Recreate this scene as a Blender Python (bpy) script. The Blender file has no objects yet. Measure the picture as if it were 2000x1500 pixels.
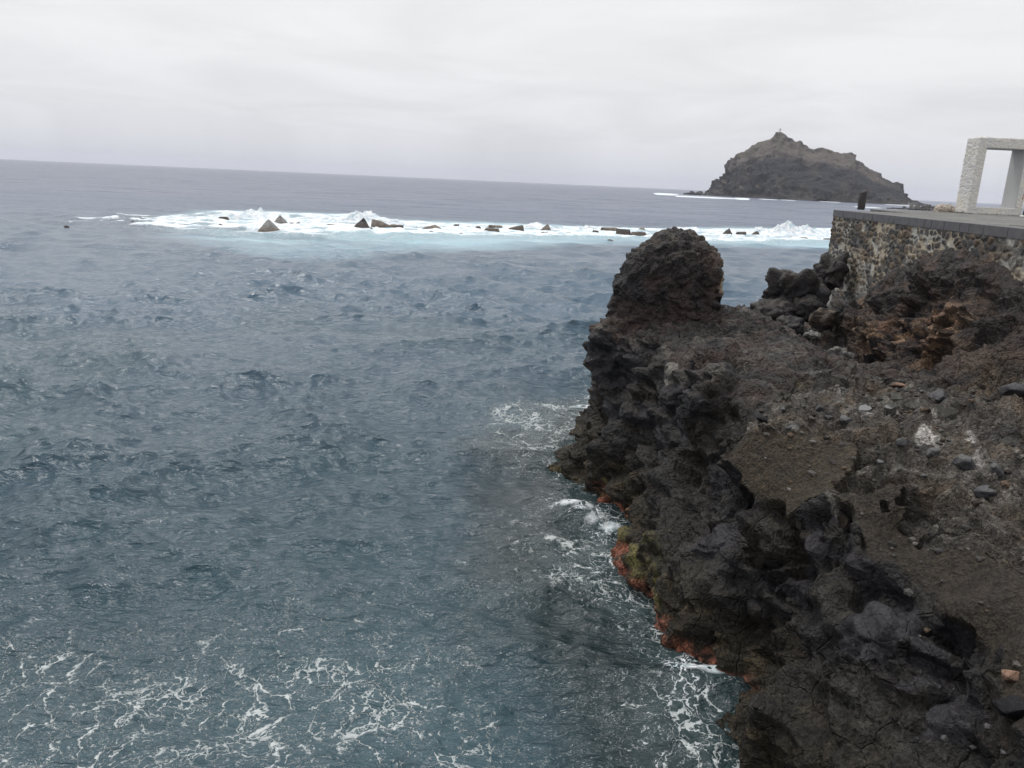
import bpy, math, random
import numpy as np
from mathutils import Matrix, Vector
from mathutils.bvhtree import BVHTree
random.seed(7)
DENOISE = True
RNG = np.random.RandomState(11)
scene = bpy.context.scene
col = scene.collection

# ------------------------------------------------------------------ camera
F_PX, PITCH, ROLL, CAM_H = 1502.0, math.radians(14.75), math.radians(2.57), 7.0
cam_d = bpy.data.cameras.new('camera')
cam = bpy.data.objects.new('camera', cam_d); col.objects.link(cam)
cam_d.sensor_fit = 'HORIZONTAL'; cam_d.sensor_width = 36.0
cam_d.lens = 36.0 * F_PX / 2000.0
cam_d.clip_start = 0.1; cam_d.clip_end = 40000.0
cam.matrix_world = Matrix.Translation((0, 0, CAM_H)) @ (Matrix.Rotation(math.pi / 2 - PITCH, 4, 'X') @ Matrix.Rotation(ROLL, 4, 'Z'))
scene.camera = cam

# ------------------------------------------------------------------ world: overcast sky
SUN_EL, SUN_ROT = math.radians(58), math.radians(-35)
world = bpy.data.worlds.new('World'); scene.world = world
world.use_nodes = True
wn, wl = world.node_tree.nodes, world.node_tree.links
wn.clear()
wo = wn.new('ShaderNodeOutputWorld'); wb = wn.new('ShaderNodeBackground')
wb.inputs['Strength'].default_value = 0.1
sky = wn.new('ShaderNodeTexSky'); sky.sky_type = 'NISHITA'; sky.sun_disc = False
sky.sun_elevation = SUN_EL; sky.sun_rotation = SUN_ROT; sky.air_density = 1.0; sky.dust_density = 2.0
tc = wn.new('ShaderNodeTexCoord'); sep = wn.new('ShaderNodeSeparateXYZ')
wl.new(tc.outputs['Generated'], sep.inputs[0])
ramp = wn.new('ShaderNodeValToRGB')           # cloud deck colour by height above the horizon
wl.new(sep.outputs['Z'], ramp.inputs['Fac'])
els = ramp.color_ramp.elements
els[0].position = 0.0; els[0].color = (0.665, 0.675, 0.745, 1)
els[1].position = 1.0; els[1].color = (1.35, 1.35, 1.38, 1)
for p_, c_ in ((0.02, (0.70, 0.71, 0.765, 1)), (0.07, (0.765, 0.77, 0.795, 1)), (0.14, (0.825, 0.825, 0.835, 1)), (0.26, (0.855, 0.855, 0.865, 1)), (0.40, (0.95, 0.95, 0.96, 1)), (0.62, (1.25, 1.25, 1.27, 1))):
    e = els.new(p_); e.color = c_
# flat, stretched cloud layers: noise over the direction projected on a high plane
zadd = wn.new('ShaderNodeMath'); zadd.operation = 'ADD'; zadd.inputs[1].default_value = 0.10
zmx = wn.new('ShaderNodeMath'); zmx.operation = 'MAXIMUM'; zmx.inputs[1].default_value = 0.05
wl.new(sep.outputs['Z'], zmx.inputs[0]); wl.new(zmx.outputs[0], zadd.inputs[0])
dx = wn.new('ShaderNodeMath'); dx.operation = 'DIVIDE'; dy = wn.new('ShaderNodeMath'); dy.operation = 'DIVIDE'
wl.new(sep.outputs['X'], dx.inputs[0]); wl.new(zadd.outputs[0], dx.inputs[1])
wl.new(sep.outputs['Y'], dy.inputs[0]); wl.new(zadd.outputs[0], dy.inputs[1])
cmb = wn.new('ShaderNodeCombineXYZ'); wl.new(dx.outputs[0], cmb.inputs[0]); wl.new(dy.outputs[0], cmb.inputs[1])
cn = wn.new('ShaderNodeTexNoise'); cn.inputs['Scale'].default_value = 0.85; cn.inputs['Detail'].default_value = 7
cn.inputs['Roughness'].default_value = 0.55; cn.inputs['Distortion'].default_value = 0.6
wl.new(cmb.outputs[0], cn.inputs['Vector'])
cr = wn.new('ShaderNodeMapRange'); cr.inputs['From Min'].default_value = 0.32; cr.inputs['From Max'].default_value = 0.62
cr.inputs['To Min'].default_value = 0.915; cr.inputs['To Max'].default_value = 1.03
wl.new(cn.outputs['Fac'], cr.inputs['Value'])
cm = wn.new('ShaderNodeVectorMath'); cm.operation = 'SCALE'
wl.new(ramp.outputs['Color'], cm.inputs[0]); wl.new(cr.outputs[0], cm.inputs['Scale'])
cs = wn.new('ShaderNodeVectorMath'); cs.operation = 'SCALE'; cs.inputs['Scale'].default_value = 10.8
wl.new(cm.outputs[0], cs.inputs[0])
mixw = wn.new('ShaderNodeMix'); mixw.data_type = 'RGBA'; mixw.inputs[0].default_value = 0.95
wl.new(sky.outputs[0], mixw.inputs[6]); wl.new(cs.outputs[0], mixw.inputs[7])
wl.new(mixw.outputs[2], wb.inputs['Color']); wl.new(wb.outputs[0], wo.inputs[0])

# ------------------------------------------------------------------ sun behind the cloud deck
sun_d = bpy.data.lights.new('sun', 'SUN'); sun_d.energy = 1.5; sun_d.angle = math.radians(16); sun_d.color = (1.0, 0.97, 0.93)
sun = bpy.data.objects.new('sun', sun_d); col.objects.link(sun)
sd = Vector((math.sin(SUN_ROT) * math.cos(SUN_EL), math.cos(SUN_ROT) * math.cos(SUN_EL), math.sin(SUN_EL)))
sun.rotation_euler = sd.to_track_quat('Z', 'Y').to_euler()
scene.view_settings.view_transform = 'Standard'; scene.view_settings.look = 'None'
scene.view_settings.exposure = 0.0; scene.view_settings.gamma = 1.0
scene.render.engine = 'CYCLES'
scene.cycles.max_bounces = 5; scene.cycles.diffuse_bounces = 3; scene.cycles.glossy_bounces = 3
scene.cycles.volume_bounces = 0
scene.cycles.use_denoising = DENOISE

# ------------------------------------------------------------------ helpers
def rx(a): c, s = math.cos(a), math.sin(a); return np.array([[1, 0, 0], [0, c, -s], [0, s, c]])
def rz(a): c, s = math.cos(a), math.sin(a); return np.array([[c, -s, 0], [s, c, 0], [0, 0, 1]])
CM = rx(math.pi / 2 - PITCH) @ rz(ROLL); CC = np.array([0, 0, CAM_H])
def ray(u, v): return CM @ np.array([(u - 1000) / F_PX, -(v - 750) / F_PX, -1.0])
def P(u, v, z=0.0):
    d = ray(u, v); return CC + d * (z - CAM_H) / d[2]
def Q(u, v, r):
    d = ray(u, v); return CC + d * r / math.hypot(d[0], d[1])
def pix(p):
    q = (np.asarray(p) - CC) @ CM
    return 1000 + F_PX * q[..., 0] / -q[..., 2], 750 - F_PX * q[..., 1] / -q[..., 2]

def hsh(ix, iy, iz, seed=0):
    h = (ix.astype(np.uint32) * np.uint32(374761393) + iy.astype(np.uint32) * np.uint32(668265263)
         + iz.astype(np.uint32) * np.uint32(2246822519) + np.uint32((seed * 3266489917) & 0xffffffff))
    h ^= h >> np.uint32(15); h *= np.uint32(2246822519); h ^= h >> np.uint32(13); h *= np.uint32(3266489917); h ^= h >> np.uint32(16)
    return h
def h01(h, k=0):
    if k:
        h = h * np.uint32(747796405 + 2 * k) + np.uint32(2891336453 + k); h ^= h >> np.uint32(16); h *= np.uint32(277803737); h ^= h >> np.uint32(15)
    return (h & np.uint32(0xffffff)).astype(np.float32) / 16777216.0

def noise3(p, seed=0):
    """value noise with quintic fade, -1..1"""
    i = np.floor(p).astype(np.int64); f = (p - i).astype(np.float32)
    w = f * f * f * (f * (f * 6 - 15) + 10)
    r = 0
    for a in (0, 1):
        wx = w[:, 0] if a else 1 - w[:, 0]
        for b in (0, 1):
            wy = w[:, 1] if b else 1 - w[:, 1]
            for c in (0, 1):
                wz = w[:, 2] if c else 1 - w[:, 2]
                r = r + wx * wy * wz * h01(hsh(i[:, 0] + a, i[:, 1] + b, i[:, 2] + c, seed))
    return r * 2 - 1
def fbm(p, oc=4, seed=0, gain=0.5, ridged=False):
    a, s, t = 1.0, 0.0, 0.0
    q = np.asarray(p, dtype=np.float64)
    for k in range(oc):
        n = noise3(q, seed + k * 17)
        if ridged: n = 1 - 2 * np.abs(n)
        s = s + a * n; t += a; a *= gain
        q = q * 2.03 + 13.7
    return s / t
def voro(p, seed=0):
    """nearest cell: F1, F2, facet height, random per cell"""
    i = np.floor(p).astype(np.int64); n = len(p)
    f1 = np.full(n, 9.0, np.float32); f2 = np.full(n, 9.0, np.float32)
    fac = np.zeros(n, np.float32); rnd = np.zeros(n, np.float32)
    for a in (-1, 0, 1):
        for b in (-1, 0, 1):
            for c in (-1, 0, 1):
                h = hsh(i[:, 0] + a, i[:, 1] + b, i[:, 2] + c, seed)
                d0 = (i[:, 0] + a + h01(h, 1) - p[:, 0]).astype(np.float32)
                d1 = (i[:, 1] + b + h01(h, 2) - p[:, 1]).astype(np.float32)
                d2 = (i[:, 2] + c + h01(h, 3) - p[:, 2]).astype(np.float32)
                d = d0 * d0 + d1 * d1 + d2 * d2
                r1, r2, r3, r4 = h01(h, 4) - .5, h01(h, 5) - .5, h01(h, 6) - .5, h01(h, 7)
                m = d < f1
                f2 = np.where(m, f1, np.minimum(f2, d)); f1 = np.where(m, d, f1)
                fac = np.where(m, d0 * r1 + d1 * r2 + d2 * r3, fac); rnd = np.where(m, r4, rnd)
    return np.sqrt(f1), np.sqrt(f2), fac * 1.6, rnd
def facets(p, seed=0, nd=5, jit=.85):
    """continuous, piecewise-flat relief: distance to the nearest of many random convex blocks (0 at a block's heart, growing to its cracks)"""
    i = np.floor(p).astype(np.int64); n = len(p); best = np.full(n, 9.0, np.float32); rnd = np.zeros(n, np.float32)
    fr = (p - i).astype(np.float32)
    for a in (-1, 0, 1):
        for b in (-1, 0, 1):
            for c in (-1, 0, 1):
                h = hsh(i[:, 0] + a, i[:, 1] + b, i[:, 2] + c, seed)
                j = (1 - jit) / 2
                d0 = fr[:, 0] - a - j - jit * h01(h, 1); d1 = fr[:, 1] - b - j - jit * h01(h, 2); d2 = fr[:, 2] - c - j - jit * h01(h, 3)
                m = np.full(n, -9.0, np.float32)
                for k in range(nd):
                    z = 2 * h01(h, 10 + 2 * k) - 1; t = h01(h, 11 + 2 * k) * 6.2832 ; s_ = np.sqrt(np.maximum(1 - z * z, 0))
                    m = np.maximum(m, np.abs(d0 * s_ * np.cos(t) + d1 * s_ * np.sin(t) + d2 * z))
                m = m + .30 * h01(h, 8)
                w = m < best; best = np.where(w, m, best); rnd = np.where(w, h01(h, 9), rnd)
    return best, rnd
def sstep(a, b, x):
    t = np.clip((x - a) / (b - a), 0, 1); return t * t * (3 - 2 * t)

def mesh_np(name, v, faces, smooth=True):
    """mesh from numpy verts and an (n,4) or (n,3) face array or list"""
    me = bpy.data.meshes.new(name)
    v = np.asarray(v, dtype=np.float32)
    if isinstance(faces, np.ndarray):
        k = faces.shape[1]; me.vertices.add(len(v)); me.vertices.foreach_set('co', v.ravel())
        me.loops.add(faces.size); me.loops.foreach_set('vertex_index', faces.ravel().astype(np.int32))
        me.polygons.add(len(faces)); me.polygons.foreach_set('loop_start', np.arange(0, faces.size, k, dtype=np.int32))
        me.update(calc_edges=True)
    else:
        me.from_pydata(v.tolist(), [], [list(f) for f in faces]); me.update()
    me.polygons.foreach_set('use_smooth', [smooth] * len(me.polygons)) if len(me.polygons) < 2e6 else None
    me.validate()
    return me
def grid_faces(nr, nc):
    i = np.arange(nr * nc).reshape(nr, nc)
    return np.stack([i[:-1, :-1], i[:-1, 1:], i[1:, 1:], i[1:, :-1]], -1).reshape(-1, 4)
def attr(me, name, vals, kind='FLOAT'):
    a = me.attributes.new(name, kind, 'POINT')
    if kind == 'FLOAT': a.data.foreach_set('value', np.asarray(vals, np.float32).ravel())
    else:
        v = np.ones((len(me.vertices), 4), np.float32); v[:, :3] = vals; a.data.foreach_set('color', v.ravel())
def get_v(me):
    a = np.empty(len(me.vertices) * 3, np.float32); me.vertices.foreach_get('co', a); return a.reshape(-1, 3)
def get_n(me):
    a = np.empty(len(me.vertices) * 3, np.float32); me.vertex_normals.foreach_get('vector', a); return a.reshape(-1, 3)
def set_v(me, v): me.vertices.foreach_set('co', np.asarray(v, np.float32).ravel()); me.update()
def link(name, me, mat=None, parent=None, label=None, cat=None, group=None, kind=None):
    o = bpy.data.objects.new(name, me); col.objects.link(o)
    if me is not None and mat is not None and not me.materials: me.materials.append(mat)
    if parent is not None: o.parent = parent
    if label: o['label'] = label
    if cat: o['category'] = cat
    if group: o['group'] = group
    if kind: o['kind'] = kind
    return o
def remesh(me, voxel):
    o = bpy.data.objects.new('tmp', me); col.objects.link(o)
    m = o.modifiers.new('r', 'REMESH'); m.mode = 'VOXEL'; m.voxel_size = voxel
    dg = bpy.context.evaluated_depsgraph_get()
    out = bpy.data.meshes.new_from_object(o.evaluated_get(dg))
    bpy.data.objects.remove(o)
    return out
def ico(sub, r=1.0):
    import bmesh
    bm = bmesh.new(); bmesh.ops.create_icosphere(bm, subdivisions=sub, radius=r)
    v = np.array([x.co[:] for x in bm.verts]); f = np.array([[x.index for x in q.verts] for q in bm.faces]); bm.free()
    return v, f

# ------------------------------------------------------------------ material helpers
def new_mat(name):
    m = bpy.data.materials.new(name); m.use_nodes = True
    n, l = m.node_tree.nodes, m.node_tree.links
    return m, n, l, n['Principled BSDF']
def N(n, t, **kw):
    x = n.new(t)
    for k, v in kw.items(): setattr(x, k, v)
    return x
def tex_noise(n, l, vec, scale, detail=4, rough=0.5, dist=0.0):
    t = n.new('ShaderNodeTexNoise'); t.inputs['Scale'].default_value = scale; t.inputs['Detail'].default_value = detail
    t.inputs['Roughness'].default_value = rough; t.inputs['Distortion'].default_value = dist
    if vec is not None: l.new(vec, t.inputs['Vector'])
    return t
def mrange(n, l, src, a, b, c, d):
    t = n.new('ShaderNodeMapRange'); l.new(src, t.inputs['Value'])
    for k, v in zip(('From Min', 'From Max', 'To Min', 'To Max'), (a, b, c, d)): t.inputs[k].default_value = v
    return t.outputs[0]
def mth(n, l, op, a, b=None, clamp=False):
    t = n.new('ShaderNodeMath'); t.operation = op; t.use_clamp = clamp
    for k, s in enumerate((a, b)):
        if s is None: continue
        if isinstance(s, (int, float)): t.inputs[k].default_value = s
        else: l.new(s, t.inputs[k])
    return t.outputs[0]
def mixc(n, l, fac, a, b, blend='MIX'):
    t = n.new('ShaderNodeMix'); t.data_type = 'RGBA'; t.blend_type = blend
    for k, s in ((0, fac), (6, a), (7, b)):
        if isinstance(s, (int, float)): t.inputs[k].default_value = s
        elif isinstance(s, tuple): t.inputs[k].default_value = (*s, 1)
        else: l.new(s, t.inputs[k])
    return t.outputs[2]

def rock_material(name, fine=1.0, bump=0.03, rough=(0.33, 0.72), spec=0.26, vary=0.5):
    """vertex colour 'Col' x fine mineral mottling, with crusty bump"""
    m, n, l, b = new_mat(name)
    pos = N(n, 'ShaderNodeNewGeometry').outputs['Position']
    c = N(n, 'ShaderNodeVertexColor', layer_name='Col').outputs[0]
    wet = N(n, 'ShaderNodeAttribute', attribute_name='smo').outputs['Fac']
    n1 = tex_noise(n, l, pos, 22 * fine, 8, 0.68)
    n2 = tex_noise(n, l, pos, 4.2 * fine, 6, 0.6, 0.4)
    vo = N(n, 'ShaderNodeTexVoronoi'); vo.inputs['Scale'].default_value = 30 * fine; l.new(pos, vo.inputs['Vector'])
    n5 = tex_noise(n, l, pos, 60 * fine, 3, .7)
    k = mth(n, l, 'MULTIPLY', mth(n, l, 'MULTIPLY', mrange(n, l, n1.outputs['Fac'], .35, .65, 1 - vary * 1.2, 1 + vary * 2.0), mrange(n, l, n5.outputs['Fac'], .38, .62, 1 - vary * .8, 1 + vary * 1.1)), mrange(n, l, n2.outputs['Fac'], .3, .7, 1 - vary * .7, 1 + vary * .8))
    vv = N(n, 'ShaderNodeVectorMath', operation='SCALE'); l.new(c, vv.inputs[0]); l.new(k, vv.inputs['Scale'])
    l.new(vv.outputs[0], b.inputs['Base Color'])
    r = mrange(n, l, n2.outputs['Fac'], .35, .65, rough[0], rough[1])
    r2 = mth(n, l, 'SUBTRACT', r, mth(n, l, 'MULTIPLY', wet, .22)); l.new(r2, b.inputs['Roughness'])
    b.inputs['Specular IOR Level'].default_value = spec
    amp = mth(n, l, 'SUBTRACT', 1.0, mth(n, l, 'MULTIPLY', wet, .78))
    h = mth(n, l, 'ADD', mth(n, l, 'MULTIPLY', n1.outputs['Fac'], 1.0), mth(n, l, 'MULTIPLY', vo.outputs['Distance'], .35))
    n3 = tex_noise(n, l, pos, 75 * fine, 4, .7)
    v4 = N(n, 'ShaderNodeTexVoronoi', feature='SMOOTH_F1', distance='CHEBYCHEV'); v4.inputs['Scale'].default_value = 9 * fine; v4.inputs['Smoothness'].default_value = .15
    wv4 = N(n, 'ShaderNodeVectorMath', operation='ADD'); l.new(pos, wv4.inputs[0]); sv4 = N(n, 'ShaderNodeVectorMath', operation='SCALE'); sv4.inputs['Scale'].default_value = .10 / fine; l.new(n2.outputs['Color'], sv4.inputs[0]); l.new(sv4.outputs[0], wv4.inputs[1]); l.new(wv4.outputs[0], v4.inputs['Vector'])
    h = mth(n, l, 'SUBTRACT', h, mth(n, l, 'MULTIPLY', v4.outputs['Distance'], 1.1))
    v5 = N(n, 'ShaderNodeTexVoronoi', feature='DISTANCE_TO_EDGE'); v5.inputs['Scale'].default_value = 2.3 * fine; l.new(wv4.outputs[0], v5.inputs['Vector'])
    soil = N(n, 'ShaderNodeAttribute', attribute_name='soil').outputs['Fac']
    h = mth(n, l, 'ADD', h, mth(n, l, 'MULTIPLY', mrange(n, l, v5.outputs['Distance'], 0, .035, -.8, 0), mth(n, l, 'SUBTRACT', 1.0, soil)))
    h = mth(n, l, 'ADD', mth(n, l, 'ADD', mth(n, l, 'MULTIPLY', h, amp), mth(n, l, 'MULTIPLY', n2.outputs['Fac'], 1.2)), mth(n, l, 'MULTIPLY', n3.outputs['Fac'], .28))
    bp = N(n, 'ShaderNodeBump'); bp.inputs['Strength'].default_value = 1.0; bp.inputs['Distance'].default_value = bump
    l.new(h, bp.inputs['Height']); l.new(bp.outputs[0], b.inputs['Normal'])
    return m

# detail settings
VOX, NGRAV, SEA = .038, 12000, (1250, 860)
ARCH = (2.65, 3.55, 1.15); HAZE = 1.0e-4
PERS = tuple(P(2006, 424.5, 6.45)[:2])

# ------------------------------------------------------------------ shore terrain
# sketch heights of the lava headland, gully and mound: (x, y, z) in metres
WALL_A, WALL_B = P(1630, 410, 6.45), P(2000, 447, 6.45)
ctrl = []
def cp(u, v, z): p = P(u, v, z); ctrl.append((p[0], p[1], z))
def cq(u, v, r): p = Q(u, v, r); ctrl.append(tuple(p))
def cw(x, y, z): ctrl.append((x, y, z))
WATERLINE = [(3.2, 3.0), (3.05, 5.0), (2.95, 7.0), (2.9, 8.16), (2.75, 8.9), (3.0, 10.0), (2.65, 10.8), (2.35, 11.9), (2.1, 12.9), (2.0, 14.2), (2.3, 15.7), (1.9, 16.6), (1.65, 17.5), (1.55, 18.8), (1.7, 20.3), (2.6, 22.0), (4.0, 23.3), (5.6, 24.2), (6.9, 25.6), (7.2, 28.0), (8.2, 30.3), (10.0, 32.2), (12.0, 33.6), (13.5, 34.0)]
cx_, cy_ = 6.5, 16.0
for k, (x, y) in enumerate(WATERLINE):
    cw(x, y, 0.0)
    a = WATERLINE[max(0, k - 1)]; b = WATERLINE[min(len(WATERLINE) - 1, k + 1)]
    t = np.array([b[0] - a[0], b[1] - a[1]]); t /= np.linalg.norm(t); nn = np.array([-t[1], t[0]])   # seaward
    cw(x + nn[0] * .35, y + nn[1] * .35, -1.5); cw(x + nn[0] * 1.6, y + nn[1] * 1.6, -3.0)
for x in (-1.5, 0.2):
    for y in (2, 6, 10, 14, 18, 22, 26, 30, 34): cw(x, y, -3.2)
for p_ in ((4, 30), (4, 34), (7, 34), (10, 35.5)): cw(*p_, -3.2)
# face
for u, v, z in [(1450, 1400, .35), (1450, 1300, .55), (1450, 1150, 1.15), (1500, 1300, .85), (1600, 1500, .75), (1700, 1500, 1.15), (1600, 1350, 1.2), (1600, 1200, 1.7),
                (1700, 1200, 2.0), (1800, 1350, 1.75), (1850, 1500, 1.75), (2000, 1500, 2.35), (1900, 1300, 2.2), (2000, 1350, 2.55), (1850, 1150, 2.45), (1750, 1050, 2.5),
                (1500, 1050, 2.1), (1600, 1040, 2.55), (1420, 1050, 1.7), (1350, 1000, 1.35), (1300, 1100, .75), (1250, 1050, .75), (1340, 1150, .75),
                (1300, 900, 1.6), (1220, 900, .95), (1180, 850, 1.1), (1250, 820, 2.0), (1360, 860, 2.3), (1430, 900, 2.6), (1420, 820, 3.25), (1350, 790, 2.95), (1300, 760, 2.8),
                (1230, 730, 2.8), (1190, 780, 1.75)]: cp(u, v, z)
# crest and top of the headland
for u, v, z in [(1460, 830, 3.35), (1560, 850, 3.35), (1700, 880, 3.35), (1850, 920, 3.35), (2000, 980, 3.35), (2000, 860, 3.4), (1900, 800, 3.4), (1750, 780, 3.38), (1600, 770, 3.42),
                (1500, 980, 2.65), (1460, 960, 2.75), (1600, 980, 2.8), (1750, 980, 2.95), (1900, 1040, 3.0), (2000, 1100, 3.1), (1900, 1180, 2.75), (2000, 1240, 2.85),
                (1350, 700, 3.4), (1280, 660, 3.5), (1400, 740, 3.4), (1500, 720, 3.6), (1450, 660, 3.6), (1600, 710, 3.5), (1540, 670, 3.55), (1360, 640, 3.65), (1240, 640, 3.45),
                (1210, 610, 3.65), (1330, 605, 3.85), (1420, 600, 3.85), (1200, 660, 3.0), (1480, 620, 3.75), (1560, 650, 3.45), (1640, 680, 3.3), (1740, 715, 3.25), (1700, 760, 3.4)]: cp(u, v, z)
cw(2.3, 19.7, 3.75); cw(2.6, 20.6, 3.9); cw(3.6, 21.6, 3.9); cw(5.2, 22.4, 3.8); cw(6.6, 23.4, 3.4); cw(7.6, 24.3, 2.2)
# gully behind the headland, floor
for x, y, z in [(8.9, 23.0, 2.0), (9.9, 21.0, 2.2), (9.6, 25.5, 1.5), (10.8, 24.0, 2.0), (10.6, 19.0, 2.75), (9.8, 17.9, 3.0), (8.3, 25.5, 1.2), (10.8, 28, 1.8), (9.0, 28, 1.2), (11.5, 31.5, 1.8)]: cw(x, y, z)
# mound up against the wall
for x, y, z in [(12.5, 29.4, 2.6), (12.4, 27.7, 3.35), (12.3, 26.5, 4.2), (12.15, 24.8, 5.0), (12.05, 23.4, 5.45), (11.95, 21.9, 5.75), (11.85, 20.8, 5.85), (11.75, 19.4, 5.75), (11.65, 18.0, 5.5), (11.6, 16.5, 5.2),
                (11.6, 14.5, 4.9), (11.5, 12, 4.7), (11.3, 9, 4.5), (11, 6, 4.3),
                (11.6, 27, 3.0), (11.3, 25.0, 3.7), (11.0, 23.0, 4.3), (10.7, 21.0, 4.2), (10.7, 19.5, 3.9), (10.5, 18.2, 3.75), (10.9, 17.2, 4.3), (10.8, 15.5, 4.0), (10.3, 22.6, 3.2), (11.0, 26.2, 2.8)]: cw(x, y, z)
for x, y, z in [(9.5, 10, 3.5), (9.5, 14, 3.45), (8, 6, 3.4), (10, 4, 3.6), (6, 4, 3.1), (5, 2.5, 2.7), (4.6, 5.0, 2.45), (7, 2, 3.3), (10, 1, 3.6), (9.9, 15.2, 3.4), (10.4, 12.5, 3.8)]: cw(x, y, z)
C3 = np.array(ctrl)
def rbf_fit(pts, lam=0.012):
    d = np.hypot(pts[:, None, 0] - pts[None, :, 0], pts[:, None, 1] - pts[None, :, 1])
    n = len(pts); A = np.zeros((n + 1, n + 1)); A[:n, :n] = d - lam * np.eye(n); A[:n, n] = 1; A[n, :n] = 1
    return np.linalg.solve(A, np.append(pts[:, 2], 0))
WRBF = rbf_fit(C3)
def base_h(x, y):
    x = np.asarray(x, float).ravel(); y = np.asarray(y, float).ravel(); out = np.zeros(len(x))
    for s in range(0, len(x), 20000):
        d = np.hypot(x[s:s + 20000, None] - C3[None, :, 0], y[s:s + 20000, None] - C3[None, :, 1])
        out[s:s + 20000] = d @ WRBF[:-1] + WRBF[-1]
    return out
def solid_field(x0, x1, y0, y1, step, fn, zb):
    xs = np.arange(x0, x1 + 1e-6, step); ys = np.arange(y0, y1 + 1e-6, step)
    X, Y = np.meshgrid(xs, ys); Z = fn(X, Y).reshape(X.shape)
    nr, nc = X.shape; n = nr * nc
    top = np.stack([X, Y, Z], -1).reshape(-1, 3); bot = top.copy(); bot[:, 2] = zb
    f = [grid_faces(nr, nc)]; f.append(grid_faces(nr, nc)[:, ::-1] + n)
    i = np.arange(n).reshape(nr, nc)
    for e, rev in ((i[0], 1), (i[-1], 0), (i[:, 0], 0), (i[:, -1], 1)):
        q = np.stack([e[:-1], e[1:], e[1:] + n, e[:-1] + n], -1)
        f.append(q[:, ::-1] if rev else q)
    return np.vstack([top, bot]), np.vstack(f)

def in_poly(x, y, poly):
    r = np.zeros(len(x), bool); n = len(poly)
    for i in range(n):
        x1, y1 = poly[i]; x2, y2 = poly[(i + 1) % n]
        c = ((y1 > y) != (y2 > y)) & (x < (x2 - x1) * (y - y1) / (y2 - y1 + 1e-12) + x1); r ^= c
    return r
def poly_soft(v, poly, wob=.12, seed=3):
    q = v[:, :2] + np.stack([fbm(v * 2.2, 3, seed), fbm(v * 2.2, 3, seed + 5)], -1) * wob
    return in_poly(q[:, 0], q[:, 1], poly).astype(np.float32)
def blob(v, c, r):
    return np.clip(1.5 - np.linalg.norm((v - np.asarray(c)) / np.asarray(r), axis=1) * 1.0 + .0, 0, 1)

DIRT_A = [tuple(P(u, v, z)[:2]) for u, v, z in [(1452, 835, 3.3), (1560, 850, 3.3), (1680, 880, 3.3), (1660, 960, 2.9), (1600, 990, 2.7), (1540, 985, 2.65), (1500, 1000, 2.5), (1450, 990, 2.5)]]
DIRT_B = [tuple(P(u, v, z)[:2]) for u, v, z in [(1620, 960, 2.9), (1760, 960, 3.1), (1900, 1040, 3.1), (2060, 1180, 3.0), (2060, 1420, 2.6), (1900, 1230, 2.6), (1780, 1130, 2.6), (1690, 1060, 2.55), (1640, 1020, 2.6)]]
LEDGE = [tuple(P(u, v, z)[:2]) for u, v, z in [(1455, 850, 3.3), (1470, 790, 3.4), (1560, 745, 3.4), (1720, 735, 3.3), (1850, 745, 3.3), (2120, 800, 3.3), (2200, 1300, 3.0), (2040, 1150, 3.1), (1900, 1030, 3.2), (1760, 960, 3.3), (1600, 900, 3.3)]]

LUMPS = [(1372, 770, .75, .38, ''), (1245, 690, .7, .25, ''), (1330, 900, .42, -.38, ''), (1345, 935, .32, -.2, ''), (1135, 870, .5, .18, ''), (1180, 800, .5, .15, ''), (1290, 840, .4, -.15, ''),
         (1400, 1050, .35, .20, 's'), (1574, 985, .50, .16, ''), (1690, 1062, .40, .14, ''), (1718, 1225, .50, .20, 's'), (1815, 1124, .45, .16, ''),
         (1800, 1265, .26, .20, 's'), (1810, 1335, .26, .18, 's'), (1850, 1395, .30, .14, 's'), (1880, 1340, .2, .14, 's'),
         (1590, 1400, .8, .25, ''), (1500, 1390, .5, .2, ''), (1560, 1200, .5, .12, ''), (1420, 890, .45, .22, ''), (1300, 725, .30, .12, 'p'), (1390, 960, .30, .12, 's'),
         (1460, 700, .5, .12, ''), (1600, 730, .4, .1, '')]
CRACKS = [(.13, .45, [(1440, 1085), (1462, 1050), (1490, 1020), (1512, 1005)]), (.10, .35, [(1515, 1040), (1500, 1010)]), (.11, .40, [(1640, 1000), (1636, 1040), (1628, 1085)]),
          (.12, .34, [(1670, 1165), (1710, 1140), (1735, 1130), (1758, 1170), (1790, 1205), (1830, 1240), (1858, 1245)]), (.06, .30, [(1760, 1290), (1790, 1290), (1840, 1312), (1880, 1320)]),
          (.07, .35, [(1950, 1280), (1920, 1330), (1890, 1395), (1870, 1360), (1858, 1320)]), (.07, .28, [(1830, 1360), (1800, 1390), (1780, 1420)]), (.05, .2, [(1765, 1285), (1770, 1330), (1740, 1380)]),
          (.08, .30, [(1270, 850), (1240, 800), (1200, 790)]), (.09, .35, [(1290, 870), (1330, 850), (1390, 860)]), (.08, .3, [(1250, 740), (1262, 790), (1300, 800)]), (.08, .3, [(1345, 700), (1330, 760), (1290, 800)]),
          (.07, .3, [(1420, 800), (1440, 850), (1438, 930)]), (.07, .25, [(1180, 680), (1230, 720), (1290, 700)]), (.08, .2, [(1620, 700), (1700, 722), (1790, 738), (1900, 735), (1990, 745)])]
def base_hit(u, v):
    t = np.linspace(4, 40, 900); d = ray(u, v); d = d / np.linalg.norm(d); p = CC + t[:, None] * d
    below = np.nonzero(base_h(p[:, 0], p[:, 1]) > p[:, 2])[0]
    return p[below[0]] if len(below) else None
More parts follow.
